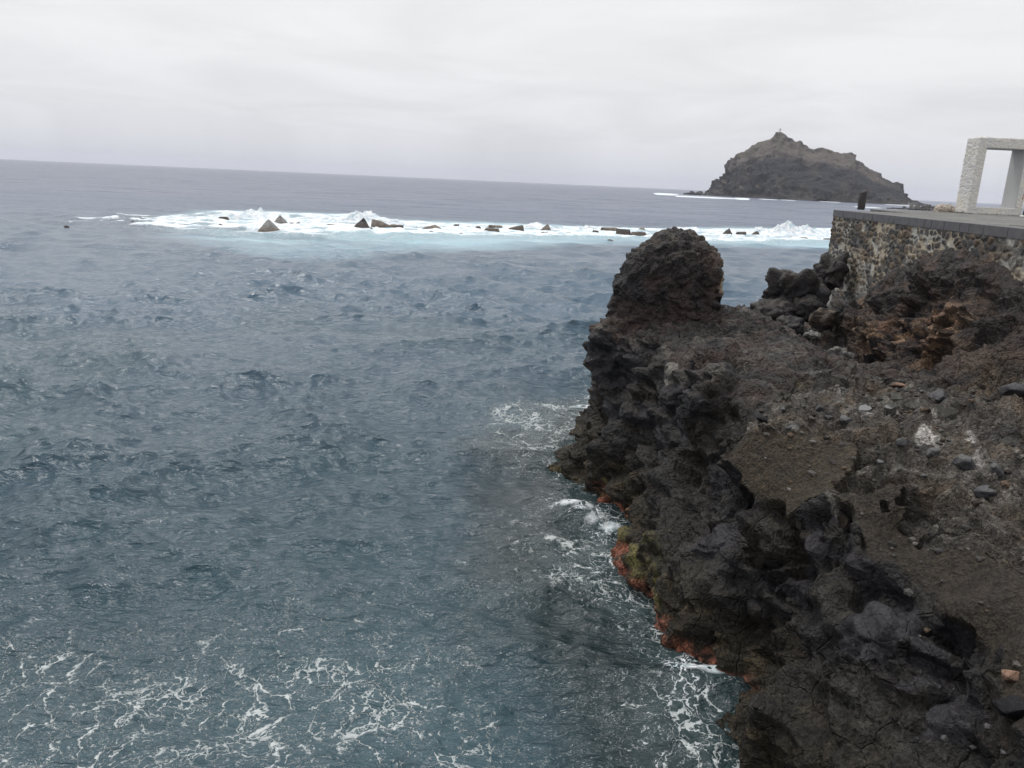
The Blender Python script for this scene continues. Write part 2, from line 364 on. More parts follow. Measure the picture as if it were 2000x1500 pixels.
def lift(v):
    """hand-placed bulges, hollows and crevices"""
    d = np.zeros(len(v)); vv_ = v + .10 * np.stack([fbm(v * 2.3, 3, 57), fbm(v * 2.3, 3, 58), fbm(v * 2.3, 3, 59)], -1); wob = .25 * fbm(v * 1.5, 3, 60)
    for (u_, v_, r_, a_, kd) in LUMPS:
        c_ = base_hit(u_, v_)
        if c_ is not None: d += a_ * sstep(1.15, .5, np.linalg.norm(v - c_, axis=1) / r_ + wob)
    for w_, dep, pl in CRACKS: d -= .55 * dep * np.exp(-(crack_dist(vv_, pl) / w_) ** 2)
    return d
def crack_dist(v, pl):
    pts = [p_ for p_ in (base_hit(*c_) for c_ in pl) if p_ is not None]; dm = np.full(len(v), 9.0)
    for a_, b_ in zip(pts[:-1], pts[1:]):
        ab = b_ - a_; t_ = np.clip((v - a_) @ ab / (ab @ ab), 0, 1); dm = np.minimum(dm, np.linalg.norm(v - a_ - t_[:, None] * ab, axis=1))
    return dm
def feature_masks(v):
    cav = np.zeros(len(v)); sl = np.zeros(len(v)); pa = np.zeros(len(v)); wob = .25 * fbm(v * 1.5, 3, 60)
    for (u_, v_, r_, a_, kd) in LUMPS:
        if kd:
            c_ = base_hit(u_, v_); g = sstep(1.03, .97, np.linalg.norm(v - c_, axis=1) / (r_ * 1.1) + 1.6 * wob + .5 * (facets(v * 2.2, 19)[0] - .35))
            if kd == 's': sl = np.maximum(sl, g)
            else: pa = np.maximum(pa, g)
    for w_, dep, pl in CRACKS: cav = np.maximum(cav, np.exp(-(crack_dist(v, pl) / (w_ * 1.6)) ** 2))
    return cav, sl, pa
def smooth_dir(v):
    """outward direction of the broad form, so that blocks are pushed out flat and whole"""
    g = .15; xs = np.arange(-1, 13.6, g); ys = np.arange(0, 35.6, g); X, Y = np.meshgrid(xs, ys)
    H_ = np.clip(base_h(X, Y), -2.6, 9).reshape(X.shape)
    for _ in range(10): H_[1:-1, 1:-1] = (H_[1:-1, 1:-1] * 2 + H_[:-2, 1:-1] + H_[2:, 1:-1] + H_[1:-1, :-2] + H_[1:-1, 2:]) / 6
    gy, gx = np.gradient(H_, g)
    fx = np.clip((v[:, 0] + 1) / g, 0, len(xs) - 1.01); fy = np.clip(v[:, 1] / g, 0, len(ys) - 1.01); i, j = fx.astype(int), fy.astype(int); a, b = fx - i, fy - j
    bl = lambda G: G[j, i] * (1 - a) * (1 - b) + G[j, i + 1] * a * (1 - b) + G[j + 1, i] * (1 - a) * b + G[j + 1, i + 1] * a * b
    d_ = np.stack([-bl(gx), -bl(gy), np.ones(len(v))], -1); return d_ / np.linalg.norm(d_, axis=1)[:, None]
def build_terrain(voxel):
    v, f = solid_field(-0.4, 12.9, 1.0, 34.6, .09, lambda X, Y: np.clip(base_h(X, Y), -2.6, 9), -2.9)
    me = mesh_np('shore', v, f)
    me = remesh(me, voxel)
    v = get_v(me).astype(np.float64)
    n = get_n(me)
    side = (v[:, 0] < -.2) | (v[:, 0] > 12.8) | (v[:, 1] < 1.1) | (v[:, 1] > 34.5) | (v[:, 2] < -2.0)
    dA, dB, le = poly_soft(v, DIRT_A, .34), poly_soft(v, DIRT_B, .4, 8), poly_soft(v, LEDGE, .35, 9)
    le = np.maximum(le - dA - dB, 0); dirt = np.maximum(dA, dB)
    flat = np.clip(dirt + .85 * le, 0, 1)
    rough = 1 - flat
    top = sstep(.35, .8, n[:, 2])
    wall_d = np.clip((12.2 - v[:, 0]) / 1.2, .15, 1)
    cliff = 1 - top
    mound = sstep(9.3, 10.3, v[:, 0]) * sstep(15.5, 17.5, v[:, 1])
    lower = sstep(1.5, .5, v[:, 2])
    wv = lambda sc, s0, a: a * np.stack([fbm(v * sc, 3, s0), fbm(v * sc, 3, s0 + 10), fbm(v * sc, 3, s0 + 20)], -1)
    # pass 1: the big blocks, then an even new skin for the finer relief
    q = v + wv(.7, 31, .55)
    B1, r1_ = facets(q * np.array([.62, .50, .75]), 2)
    lump = fbm(v * .55, 3, 81)
    nb = smooth_dir(v)
    d = rough * wall_d * ((.44 - np.maximum(B1, .12)) * (1.15 * cliff + .35 * top + .32 * mound) + .14 * lump)
    d += lift(v) * (.3 + .7 * rough)
    d *= ~side
    set_v(me, v + nb * d[:, None])
    me = remesh(me, voxel)
    v = get_v(me).astype(np.float64); n = get_n(me)
    side = (v[:, 0] < -.2) | (v[:, 0] > 12.8) | (v[:, 1] < 1.1) | (v[:, 1] > 34.5) | (v[:, 2] < -2.0)
    dA, dB, le = poly_soft(v, DIRT_A, .34), poly_soft(v, DIRT_B, .4, 8), poly_soft(v, LEDGE, .35, 9)
    notunder = sstep(2.3, 2.5, v[:, 2]); dA *= notunder; dB *= notunder; le *= notunder
    le = np.maximum(le - dA - dB, 0); dirt = np.maximum(dA, dB)
    cavity, slabc, pale = feature_masks(v)
    dirt = dirt * (1 - sstep(.2, .5, cavity)); dA = dA * (1 - sstep(.2, .5, cavity))
    flat = np.clip(dirt + .85 * le, 0, 1); rough = 1 - flat
    top = sstep(.35, .8, n[:, 2]); cliff = 1 - top
    wall_d = np.clip((12.2 - v[:, 0]) / 1.2, .15, 1)
    mound = sstep(9.3, 10.3, v[:, 0]) * sstep(15.5, 17.5, v[:, 1]); lower = sstep(1.5, .5, v[:, 2])
    q = v + wv(.7, 31, .55)
    _b, rn = facets(q * np.array([.62, .50, .75]), 2)
    q2 = v + wv(1.9, 37, .16)
    B2, r2_ = facets(q2 * np.array([1.9, 1.6, 2.3]) + 5, 5)
    B3, r3_ = facets(q2 * np.array([5.2, 4.4, 6.2]) + 9, 8)
    rid = fbm(v * 1.7, 5, 61, .5, True); crk = fbm(v * 7.0, 4, 71, .6, True)
    # smooth glassy blocks versus crusty clinker
    smo = np.clip(sstep(.50, .72, rn) * cliff * rough * sstep(.7, 1.6, v[:, 2]) * (1 - mound), 0, 1)
    smo = np.maximum(smo, np.maximum(slabc, pale)); cr_ = 1 - smo
    zone = .12 + .88 * sstep(-.12, .30, fbm(v * .9, 3, 77))           # some stretches stay plain, others are shattered
    d = rough * wall_d * ((.40 - np.maximum(B2, .12)) * (.85 * cliff + .46 * top + .20 * mound) * (.5 + .5 * zone) + (.38 - np.maximum(B3, .10)) * (.30 + .05 * mound) * (.3 + .7 * cr_) * (.3 + .7 * zone)
                          + .06 * rid * cr_ + (.020 * cr_ + .004) * crk)
    d += flat * (.012 * fbm(v * 8, 4, 95, .5, True)) + le * ((.36 - np.maximum(B3, .10)) * .26 + (.40 - np.maximum(B2, .14)) * .55)
    d += lower * cliff * (.035 * fbm(v * 4.5, 4, 97, .6) + .020 * fbm(v * 13, 3, 98, .6, True))
    d *= ~side
    nb = smooth_dir(v) * .75 + n * .25; nb /= np.linalg.norm(nb, axis=1)[:, None]
    v2 = v + nb * d[:, None]
    set_v(me, v2)
    # ---------------- colour of the rock itself
    nf = fbm(v * 1.4, 5, 101); nm = fbm(v * 5, 5, 111); nl = fbm(v * .45, 3, 121)
    c = np.empty((len(v), 3)); 
    black = np.array([.0095, .0090, .0105]); brown = np.array([.021, .0165, .012]); grey = np.array([.040, .038, .033]); olive = np.array([.019, .0155, .009])
    rust = np.array([.13, .070, .042]); tan = np.array([.24, .16, .10]); red = np.array([.042, .027, .023])
    c[:] = black
    def mixin(m, colr):
        m = np.clip(m, 0, 1)[:, None]; c[:] = c * (1 - m) + np.asarray(colr) * m
    mixin(sstep(-.1, .35, nf + .15 * nl) * .8, brown)
    mixin(smo * .8, [.016, .015, .018])
    mixin(top * rough * (.45 + .5 * nm) * sstep(22.5, 17, v[:, 1] + 0 * v[:, 0]) * 1.0, grey)
    ridge_top = top * rough * sstep(3.0, 3.3, v[:, 2]) * (v[:, 1] < 26) * (1 - mound)
    mixin(ridge_top * sstep(-.2, .3, fbm(v * np.array([.9, 2.2, 1]), 4, 131)) * .75, red)
    mixin(ridge_top * sstep(.15, .4, fbm(v * 2.3, 4, 133)) * .6, [.085, .076, .064])
    mixin(lower * .75, olive)
    mixin(lower * sstep(.1, .35, nm) * .4, [.07, .052, .028])
    mixin(dirt * .95, [.026, .0205, .014]); mixin(dA * .6, [.038, .029, .018]); mixin(dirt * sstep(.1, .4, nm) * .4, [.030, .026, .020])
    mixin(le * .95, [.050, .044, .037]); mixin(le * sstep(0.0, .4, nf) * .6, [.090, .068, .046]); mixin(le * sstep(.0, .3, fbm(v * 2.0, 4, 145)) * .7, [.030, .027, .026]); mixin(le * sstep(.05, .4, fbm(v * np.array([2.2, 4.5, 3]), 4, 141)) * .6, [.135, .125, .11])
    mixin(sstep(8.0, 9.3, v[:, 0]) * top * sstep(.1, .35, fbm(v * 1.1, 4, 143)) * .35 * (v[:, 1] < 17), [.12, .08, .05])
    mixin(mound * .8, [.030, .024, .023]); mixin(mound * sstep(-.1, .3, nf) * .8, [.064, .044, .033])
    # rusty outcrops at the foot of the mound
    ru = np.zeros(len(v))
    for cu, cv, cz, r in [(1700, 640, 3.1, (.9, .7, .5)), (1760, 665, 3.2, (.8, .6, .4)), (1880, 655, 3.7, (.7, .8, .5)), (1850, 690, 3.3, (.7, .5, .4)), (1800, 650, 3.3, (.5, .6, .4)), (1950, 640, 3.9, (.4, .4, .4)), (1700, 600, 3.4, (.4, .4, .3))]:
        ru = np.maximum(ru, blob(v, P(cu, cv, cz), np.array(r) * 1.6))
    mixin(ru * sstep(-.25, .3, nf + .5 * nm) * sstep(.15, .6, n[:, 2]) * .85, rust); mixin(ru * sstep(-.05, .3, fbm(v * 3.0, 4, 147)) * .85, tan)
    # algae along the tide line
    xs = v[:, 1]
    band = .17 + .22 * fbm(np.stack([v[:, 1] * 1.1, v[:, 1] * 0, v[:, 1] * 0], -1), 3, 151) + .10 * nm
    alg = sstep(0.10, -.06, v2[:, 2] - band) * sstep(9.2, 9.9, xs) * sstep(17.6, 16.6, xs)
    nf3 = fbm(v * 14, 3, 163); mixin(alg * .9 * sstep(-.35, .15, nm + .3 * nf + .5 * nf3) * .92, [.19, .066, .042]); mixin(alg * .9 * sstep(.1, .35, nf3) * .6, [.30, .13, .08])
    band2 = band + .28
    yl = sstep(.12, -.05, v2[:, 2] - band2) * (1 - alg) * sstep(.05, .3, fbm(v * 1.7, 3, 161) + .45 * np.exp(-((xs - 13.9) / .8) ** 2) - .05)
    mixin(yl * sstep(9.2, 10, xs) * sstep(19.5, 18, xs) * sstep(-.3, .2, nm) * .75, [.13, .115, .040])
    mixin(slabc * .7, [.018, .017, .020]); mixin(pale * .85, [.10, .095, .082])
    for (uu, vv, rr_) in [(1810, 838, .35), (1850, 845, .3), (1890, 855, .3), (1930, 862, .3), (1970, 870, .35), (1700, 790, .4), (1760, 800, .35), (1640, 765, .35), (1820, 810, .3), (1910, 900, .25)]:
        cpt = base_hit(uu, vv); mixin(blob(v, cpt, (rr_ * 1.3, rr_ * .8, .5)) * sstep(.0, .3, fbm(v * 4.3, 4, 177)) * .9, [.30, .285, .265])
    for (uu, vv, zz, rr_) in [(1225, 1070, .75, .42), (1250, 1150, .7, .22), (1368, 1190, 1.0, .15), (1120, 925, .35, .2), (1345, 1215, .8, .12)]:
        mixin(blob(v2, P(uu, vv, zz), (rr_, rr_ * 1.3, rr_ * 1.1)) * sstep(-.25, .15, nm + .6 * nf3) * .9, [.17, .155, .055])
    attr(me, 'Col', c, 'FLOAT_COLOR'); attr(me, 'smo', smo); attr(me, 'soil', np.clip(dirt + le * .8, 0, 1))
    me.polygons.foreach_set('use_smooth', [False] * len(me.polygons))
    return me
ROCK = rock_material('lava_rock', 1.0, .060)
import time; _t = time.time()
shore_me = build_terrain(VOX)
shore = link('rocky_shore', shore_me, ROCK, kind='structure')
print('terrain', len(shore_me.vertices), time.time() - _t)
BV = BVHTree.FromObject(shore, bpy.context.evaluated_depsgraph_get())
def hit(u, v):
    d = Vector(ray(u, v)); h = BV.ray_cast(Vector(CC), d)
    return h[0], h[1]
def drop(x, y):
    h = BV.ray_cast(Vector((x, y, 20)), Vector((0, 0, -1))); return h[0], h[1]

# ------------------------------------------------------------------ free-standing rocks
def dist_of(p): return float(np.linalg.norm(np.asarray(p) - CC))
def rock_mesh(name, sub, shape, seed, amp=(.22, .10, .05), sc=(1.1, 2.6, 7.0), cols=None, flat_top=None):
    """ico-sphere pushed to 'shape(unit vectors)->points', then fractured"""
    v, f = ico(sub); p = shape(v)
    me = mesh_np(name, p, f); n = get_n(me).astype(float)
    off = np.array([seed * 7.3, seed * 3.1, seed * 5.7])
    qq = p + .35 / sc[0] * np.stack([fbm(p * sc[0] + off, 3, seed + 31), fbm(p * sc[0] + off, 3, seed + 32), fbm(p * sc[0] + off, 3, seed + 33)], -1)
    B1, _r = facets(qq * sc[0] + off, seed); B2, _r = facets(qq * sc[1] + off, seed + 3)
    pc = p.mean(0); nd_ = (p - pc) / (np.abs(p - pc).max(0) + 1e-6); nd_ /= np.linalg.norm(nd_, axis=1)[:, None] + 1e-9; n0 = n; n = nd_ * .7 + n * .3; n /= np.linalg.norm(n, axis=1)[:, None] + 1e-9
    d = amp[0] * 1.9 * (.36 - np.maximum(B1, .18)) + amp[1] * 2.4 * (.36 - np.maximum(B2, .16))
    d += amp[2] * fbm(p * sc[2] + off, 5, seed + 9, .6, True) + amp[2] * .6 * fbm(p * sc[1] * .8 + off, 4, seed + 8, .5, True)
    p2 = p + n * d[:, None]; set_v(me, p2)
    nf = fbm(p * 1.6 + off, 4, seed + 11); nm = fbm(p * 5 + off, 4, seed + 13)
    top = sstep(.3, .85, n[:, 2])
    cA, cB, cT = [np.array(x) for x in cols]
    c = cA[None] + (cB - cA)[None] * sstep(-.2, .4, nf + .4 * nm)[:, None]
    m = (top * sstep(-.3, .3, nm))[:, None]; c = c * (1 - m) + cT * m
    attr(me, 'Col', np.clip(c, 0, 1), 'FLOAT_COLOR'); attr(me, 'smo', np.zeros(len(p)))
    return me, p2, nf, nm, n

# the rounded stack on the tip of the headland
SC = np.array([4.12, 20.75, 0.0])
def stack_shape(v):
    t = np.clip(v[:, 2], -1, 1)                       # -1 bottom .. 1 top
    z = np.where(t > 0, 4.55 + 1.52 * t, 4.55 + 1.3 * t)
    r = np.where(t > 0, np.power(np.clip(1 - np.power(t, 2.1), 0, 1), .60), 1.0) * 1.31
    rr = np.hypot(v[:, 0], v[:, 1]) + 1e-9
    r = np.where(t > 0, r, r * np.where(t < -.92, np.clip((1 + t) / .08, 0, 1), 1.0) * (1 + .08 * -t))
    a = np.arctan2(v[:, 1], v[:, 0])
    r = r * (1 + .05 * np.cos(2 * a + .6) + .04 * np.cos(3 * a + 2))
    x = SC[0] + v[:, 0] / rr * r + .10 * np.clip(t, 0, 1) ; y = SC[1] + v[:, 1] / rr * r
    x = x - .16 * sstep(.35, -.15, t) * (v[:, 0] < 0) * np.abs(v[:, 0] / rr)
    return np.stack([x, y, z], -1)
me, p2, nf, nm, n = rock_mesh('rock_stack', 7, stack_shape, 21, (.08, .10, .035), (.9, 3.4, 8.0), ([.016, .014, .015], [.032, .023, .020], [.052, .045, .038]))
c = np.ones((len(p2), 4), np.float32); me.attributes['Col'].data.foreach_get('color', c.ravel()) if False else None
buf = np.empty(len(p2) * 4, np.float32); me.attributes['Col'].data.foreach_get('color', buf); c = buf.reshape(-1, 4)
def mix_in(c, m, k): m = np.clip(m, 0, 1)[:, None]; c[:, :3] = c[:, :3] * (1 - m) + np.array(k) * m
mix_in(c, sstep(.2, .9, n[:, 0]) * sstep(-.2, .2, nf) * .6, [.065, .040, .030])
mix_in(c, blob(p2, (5.42, 20.35, 4.75), (.35, .35, .42)) * sstep(-.1, .3, nm + .3), [.26, .21, .13])
mix_in(c, sstep(5.93, 6.08, p2[:, 2]) * sstep(.05, .3, nm) * .9, [.42, .42, .40])
mix_in(c, sstep(4.3, 3.9, p2[:, 2]) * .4, [.05, .032, .027])
me.attributes['Col'].data.foreach_set('color', c.ravel())
link('rock_stack', me, ROCK, label='tall rounded dark brown lava stack standing on the tip of the headland', cat='rock')

ROCK_B = rock_material('boulder_rock', 1.3, .04)
def ell(c, r, tilt=0.0, rot=0.0):
    cr_, sr_ = math.cos(rot), math.sin(rot)
    def f(v):
        p = np.sign(v) * np.abs(v) ** .85 * np.array(r)
        p[:, 2] += p[:, 0] * tilt
        x = p[:, 0] * cr_ - p[:, 1] * sr_; y = p[:, 0] * sr_ + p[:, 1] * cr_
        return np.stack([x, y, p[:, 2]], -1) + np.array(c)
    return f
DK = ([.018, .017, .019], [.034, .028, .025], [.052, .047, .042])
BOULD = [  # u, v of centre, range, half sizes, label
    (1553, 572, 30.0, (1.25, 1.1, .95), 'large dark lava boulder with a domed back at the water side of the wall foot'),
    (1606, 622, 27.6, (.62, .55, .42), 'rounded brown boulder wedged low in the gully below the stone wall'),
    (1512, 612, 29.0, (.95, .9, .55), 'low black boulder nearest the water beside the domed one'),
    (1622, 532, 31.2, (.75, .8, .75), 'dark jagged boulder leaning on the seaward corner of the wall'),
    (1543, 638, 27.0, (.55, .5, .36), 'small black boulder at the seaward mouth of the gully'),
    (1585, 656, 25.5, (.34, .3, .22), 'little smooth grey boulder lying in the bottom of the gully'),
    (1652, 610, 28.2, (.6, .55, .5), 'crumbly dark boulder under the pale mortar at the wall foot'),
    (1580, 600, 29.4, (.8, .7, .5), 'dark flat backed boulder between the domed and the rounded one'),
    (1640, 690, 21.3, (.38, .3, .24), 'pale topped grey boulder on the edge of the gully'),
]
for k, (u, v, r, rad, lab) in enumerate(BOULD):
    cen = Q(u, v, r)
    cols = DK
    if 'rust' in lab: cols = ([.07, .045, .032], [.16, .085, .05], [.22, .14, .09])
    if 'grey' in lab: cols = ([.06, .058, .055], [.09, .085, .08], [.2, .19, .17])
    if 'rounded brown' in lab: cols = ([.045, .037, .03], [.075, .055, .04], [.09, .068, .05])
    me, *_ = rock_mesh('boulder', 5, ell((0, 0, 0), rad, .1 * (k % 3 - 1), k * 1.1), 30 + k, (.50 * rad[2] + .05, .18 * rad[2] + .04, .022), (.9 / rad[0], 2.2, 7), cols)
    o = link('boulder', me, ROCK_B, label=lab, cat='boulder', group='boulders at the foot of the wall'); o.location = cen

# ------------------------------------------------------------------ stones and puddles on the ledge
LAVA_GREY = ([.036, .037, .04], [.062, .062, .062], [.10, .10, .096])
def angular_stone(name, r, seed, sub=3, cols=LAVA_GREY):
    rs = np.random.RandomState(seed)
    v, f = ico(sub); pl = rs.normal(size=(15, 3)); pl /= np.linalg.norm(pl, axis=1)[:, None]; dd = rs.uniform(.42, .70, 15)
    t = np.full(len(v), 1.0)
    for a, b in zip(pl, dd):
        q = v @ a; t = np.where(q > 1e-3, np.minimum(t, b / np.maximum(q, 1e-3)), t)
    p = v * t[:, None] * np.array(r)
    p += v * (.05 * min(r) * fbm(v * 3 + seed, 4, seed, .6))[:, None]
    me = mesh_np(name, p, f, smooth=False)
    nm = fbm(v * 2.2 + seed, 3, seed); cA, cB, cT = [np.array(x) for x in cols]
    c = cA + (cB - cA) * sstep(-.3, .3, nm)[:, None]; m = (sstep(.4, .9, v[:, 2]) * .6)[:, None]; c = c * (1 - m) + cT * m
    attr(me, 'Col', c, 'FLOAT_COLOR'); attr(me, 'smo', np.full(len(p), .7))
    return me
STONE = rock_material('loose_stone', 1.6, .008, (.7, .95), .15, .25)
BIG = [  # u, v, width px, label
    (1600, 803, 22, 'small upright pale grey stone standing where the ledge meets the dark cliff'),
    (1650, 822, 40, 'grey angular stone lying on the edge of the brown gravel slope'),
    (1548, 836, 28, 'flat faced grey stone set into the top of the brown gravel slope'),
    (1490, 822, 42, 'broad low stone at the corner above the vertical black cliff'),
    (1820, 890, 32, 'upright wedge shaped grey stone on the gravel right of the puddles'),
    (1882, 908, 54, 'wide pyramid shaped grey stone in the middle of the right hand gravel'),
    (1942, 918, 42, 'smooth blocky grey stone right of the pyramid shaped one'),
    (1757, 755, 32, 'brown lava block beside the topmost puddle'),
    (1832, 782, 60, 'large dark slab behind the biggest puddle'),
    (1980, 765, 60, 'dark rounded block at the right border by the gully'),
    (1760, 865, 34, 'thin dark stone lying flat below the white salt streak'),
    (1925, 965, 56, 'dark flat stone half buried in the rusty gravel'),
    (1985, 1385, 60, 'big black rounded boulder cut by the right border of the picture'),
    (1975, 1325, 34, 'rusty stone lying above the black rounded boulder'),
]
BVs = BV
for k, (u, v, w, lab) in enumerate(BIG):
    h, n_ = hit(u, v)
    if h is None: continue
    s = w * dist_of(h) / F_PX / 2
    tall = .95 if ('upright' in lab) else (.75 if 'pyramid' in lab or 'boulder' in lab else .5)
    cols = LAVA_GREY
    if 'dark' in lab or 'black' in lab: cols = ([.03, .03, .034], [.05, .05, .052], [.075, .075, .075])
    if 'black' in lab: cols = ([.005, .005, .006], [.008, .008, .009], [.012, .012, .013])
    if 'brown lava' in lab or 'rusty stone' in lab: cols = ([.08, .055, .042], [.12, .075, .055], [.2, .12, .08])
    me = angular_stone('stone', (s * 1.15, s * .9, s * tall * 1.15), 50 + k, 4, cols)
    o = link('stone', me, STONE, label=lab, cat='stone', group='loose stones on the ledge')
    o.location = (h[0], h[1], h[2] + s * tall * .15); o.rotation_euler = (.15 * (k % 3 - 1), .1, k * 1.7)
SMALL = [(1700, 812), (1855, 862), (1680, 790), (1530, 800), (1805, 930), (1720, 905), (1900, 775), (1800, 765), (1930, 1420), (1900, 1460), (1845, 1440), (1960, 1470)]
protos = [angular_stone('stone', (1, .8, .55), 80 + k, 3) for k in range(6)]
for k, (u, v) in enumerate(SMALL):
    h, n_ = hit(u, v)
    if h is None: continue
    s = random.uniform(7, 13) * dist_of(h) / F_PX
    o = link('stone', protos[k % 6], STONE, label='small angular grey stone lying loose among the gravel on the ledge', cat='stone', group='small loose stones')
    o.location = (h[0], h[1], h[2] + .05 * s); o.scale = (s, s, s); o.rotation_euler = (random.uniform(-.3, .3), random.uniform(-.3, .3), random.uniform(0, 6))
# gravel strewn over the ledge and slopes: one uncountable mass
v0, f0 = ico(1)
def scatter(npt, box, accept, smin, smax, seed, cols):
    rs = np.random.RandomState(seed); V, F_, Cc = [], [], []; base = 0; cnt = 0
    while cnt < npt:
        x, y = rs.uniform(box[0], box[1]), rs.uniform(box[2], box[3])
        if not accept(x, y): 
            if rs.rand() < .0005: break
            continue
        h, n_ = drop(x, y)
        if h is None: continue
        cnt += 1
        s = smin * (smax / smin) ** (rs.rand() ** 2.2)
        A = rs.normal(size=(3, 3)); Q_, _r = np.linalg.qr(A)
        p = (v0 * (1 + rs.uniform(-.25, .25, (len(v0), 1)))) * np.array([1, rs.uniform(.6, 1), rs.uniform(.4, .7)]) * s
        th = rs.uniform(0, 6.28); p = p @ rz(th).T
        V.append(p + np.array(h) + np.array([0, 0, s * .05])); F_.append(f0 + base); base += len(v0)
        Cc.append(np.tile(np.array(cols[rs.randint(len(cols))]) * rs.uniform(.7, 1.25), (len(v0), 1)))
    me = mesh_np('gravel', np.vstack(V), np.vstack(F_), smooth=False)
    attr(me, 'Col', np.vstack(Cc), 'FLOAT_COLOR'); attr(me, 'smo', np.full(base, .5))
    return me
lp, la, lb = [np.array(q) for q in (LEDGE, DIRT_A, DIRT_B)]
def ins(poly, x, y): return bool(in_poly(np.array([x]), np.array([y]), poly)[0])
gc = [[.04, .037, .034], [.06, .055, .05], [.09, .083, .075], [.035, .028, .023], [.07, .05, .036], [.05, .048, .045]]
link('gravel', scatter(NGRAV, (3.3, 11.5, 4.5, 18.5), lambda x, y: ins(LEDGE, x, y) or (ins(DIRT_B, x, y) and random.random() < .30) or (ins(DIRT_A, x, y) and random.random() < .08), .010, .085, 5, gc), STONE, kind='stuff')

m, n, l, b = new_mat('puddle_water')
b.inputs['Base Color'].default_value = (.05, .05, .045, 1); b.inputs['Roughness'].default_value = .04; b.inputs['IOR'].default_value = 1.33
PUD = m
for k, (u, v, wu, wv, sd_) in enumerate([(1742, 773, 20, 6, 1), (1684, 796, 17, 5, 2), (1838, 803, 30, 10, 3), (1782, 790, 15, 7, 4), (1962, 827, 12, 4, 5), (1972, 861, 20, 8, 6), (1740, 793, 10, 4, 7)]):
    h, n_ = hit(u, v)
    if h is None: continue
    a0 = np.linspace(0, 2 * math.pi, 40, endpoint=False)
    rr = 1 + .45 * fbm(np.stack([np.cos(a0) * 1.6 + sd_ * 5, np.sin(a0) * 1.6, a0 * 0], -1), 3, 171)
    pts = np.array([P(u + wu * 1.15 * math.cos(t) * q, v + wv * 1.15 * math.sin(t) * q, h[2] + .055) for t, q in zip(a0, rr)])
    pv = np.vstack([pts, pts.mean(0)[None], pts - [0, 0, .14]])
    F_ = [(i, (i + 1) % 40, 40) for i in range(40)] + [(41 + i, 41 + (i + 1) % 40, (i + 1) % 40, i) for i in range(40)]
    link('puddle', mesh_np('puddle', pv, F_, False), PUD, kind='structure')

# ------------------------------------------------------------------ sea wall with dark lava stones in pale mortar
wdir = (WALL_B - WALL_A); wdir[2] = 0; wlen0 = np.linalg.norm(wdir); wdir /= wlen0
wn_ = np.array([wdir[1], -wdir[0], 0.0])
if wn_[0] > 0: wn_ = -wn_                                   # outward, towards the headland
WL = 26.0; WZ0, WZ1 = 1.0, 6.20
wall_root = bpy.data.objects.new('stone_wall', None); col.objects.link(wall_root); wall_root.location = WALL_A * np.array([1, 1, 0]) + [0, 0, WZ0]
wall_root['label'] = 'sea wall of dark lava stones set in pale mortar below the paved quay'; wall_root['category'] = 'wall'
def wrap_wall(step_s, step_z):
    nz = int((WZ1 - WZ0) / step_z)
    zs = np.linspace(WZ0, WZ1, nz)
    s = np.concatenate([-np.arange(3.0, 0, -.08), np.arange(0, 14, step_s), np.arange(14, WL, .1)])
    S, Zz = np.meshgrid(s, zs)
    q = np.stack([S.ravel() * 3.3, S.ravel() * 0 + .5, Zz.ravel() * 4.8], -1)
    q[:, [0, 2]] += .30 * np.stack([noise3(q * .9, 5), noise3(q * .9, 6)], -1)
    q[:, 1] = 0.5
    f1, f2, fac, rn = voro2(q)
    e = f2 - f1
    stone = sstep(.16, .28, e + .10 * fbm(q * 2.5, 3, 181)) * (rn > .13)
    depth = stone * (.020 + .030 * rn) + .022 * fbm(q * 1.4, 5, 183, .6) + .02 * fac * stone
    # mortar smeared over the stones near the near end
    smear = sstep(.05, .35, fbm(q * .22 + 3, 3, 187) + .35 * sstep(9, 13, S.ravel()) + .35 * sstep(.5, -.2, S.ravel()))
    stone = stone * (1 - .35 * smear)
    base = WALL_A * np.array([1, 1, 0])
    # s>=0 along the front, s<0 turns the corner and runs away from the headland, behind
    back = -wn_
    Sf = S.ravel()[:, None]
    pos = base + np.where(Sf >= 0, wdir * Sf, back * (-Sf)); nn = np.where(Sf >= 0, wn_, -wdir)
    pos = pos + nn * depth[:, None]; pos[:, 2] = Zz.ravel()
    f = grid_faces(len(zs), len(s))
    me = mesh_np('masonry', pos, f)
    nf = fbm(q * .5, 4, 189)
    mort = np.array([.29, .25, .19]); mg = np.array([.30, .295, .27]); st = np.array([.035, .033, .034]); st2 = np.array([.09, .065, .045])
    c = mort + (mg - mort) * sstep(-.2, .3, nf + .5 * sstep(4, 3, Zz.ravel()))[:, None]
    c *= (1 + .35 * fbm(q * 3, 3, 191))[:, None]
    cst = st + (st2 - st) * (sstep(.55, .9, rn))[:, None]
    c = c * (1 - stone[:, None]) + cst * stone[:, None]
    dk = sstep(.1, .3, fbm(q * .35 + 9, 3, 193) + .25 * sstep(1.8, .6, np.abs(S.ravel() - .9))) * .8      # patches of nothing but dark stone
    c = c * (1 - dk[:, None]) + cst * dk[:, None]
    c[:, 0] += .0
    attr(me, 'Col', np.clip(c, .01, 1), 'FLOAT_COLOR'); attr(me, 'smo', stone * .2)
    return me
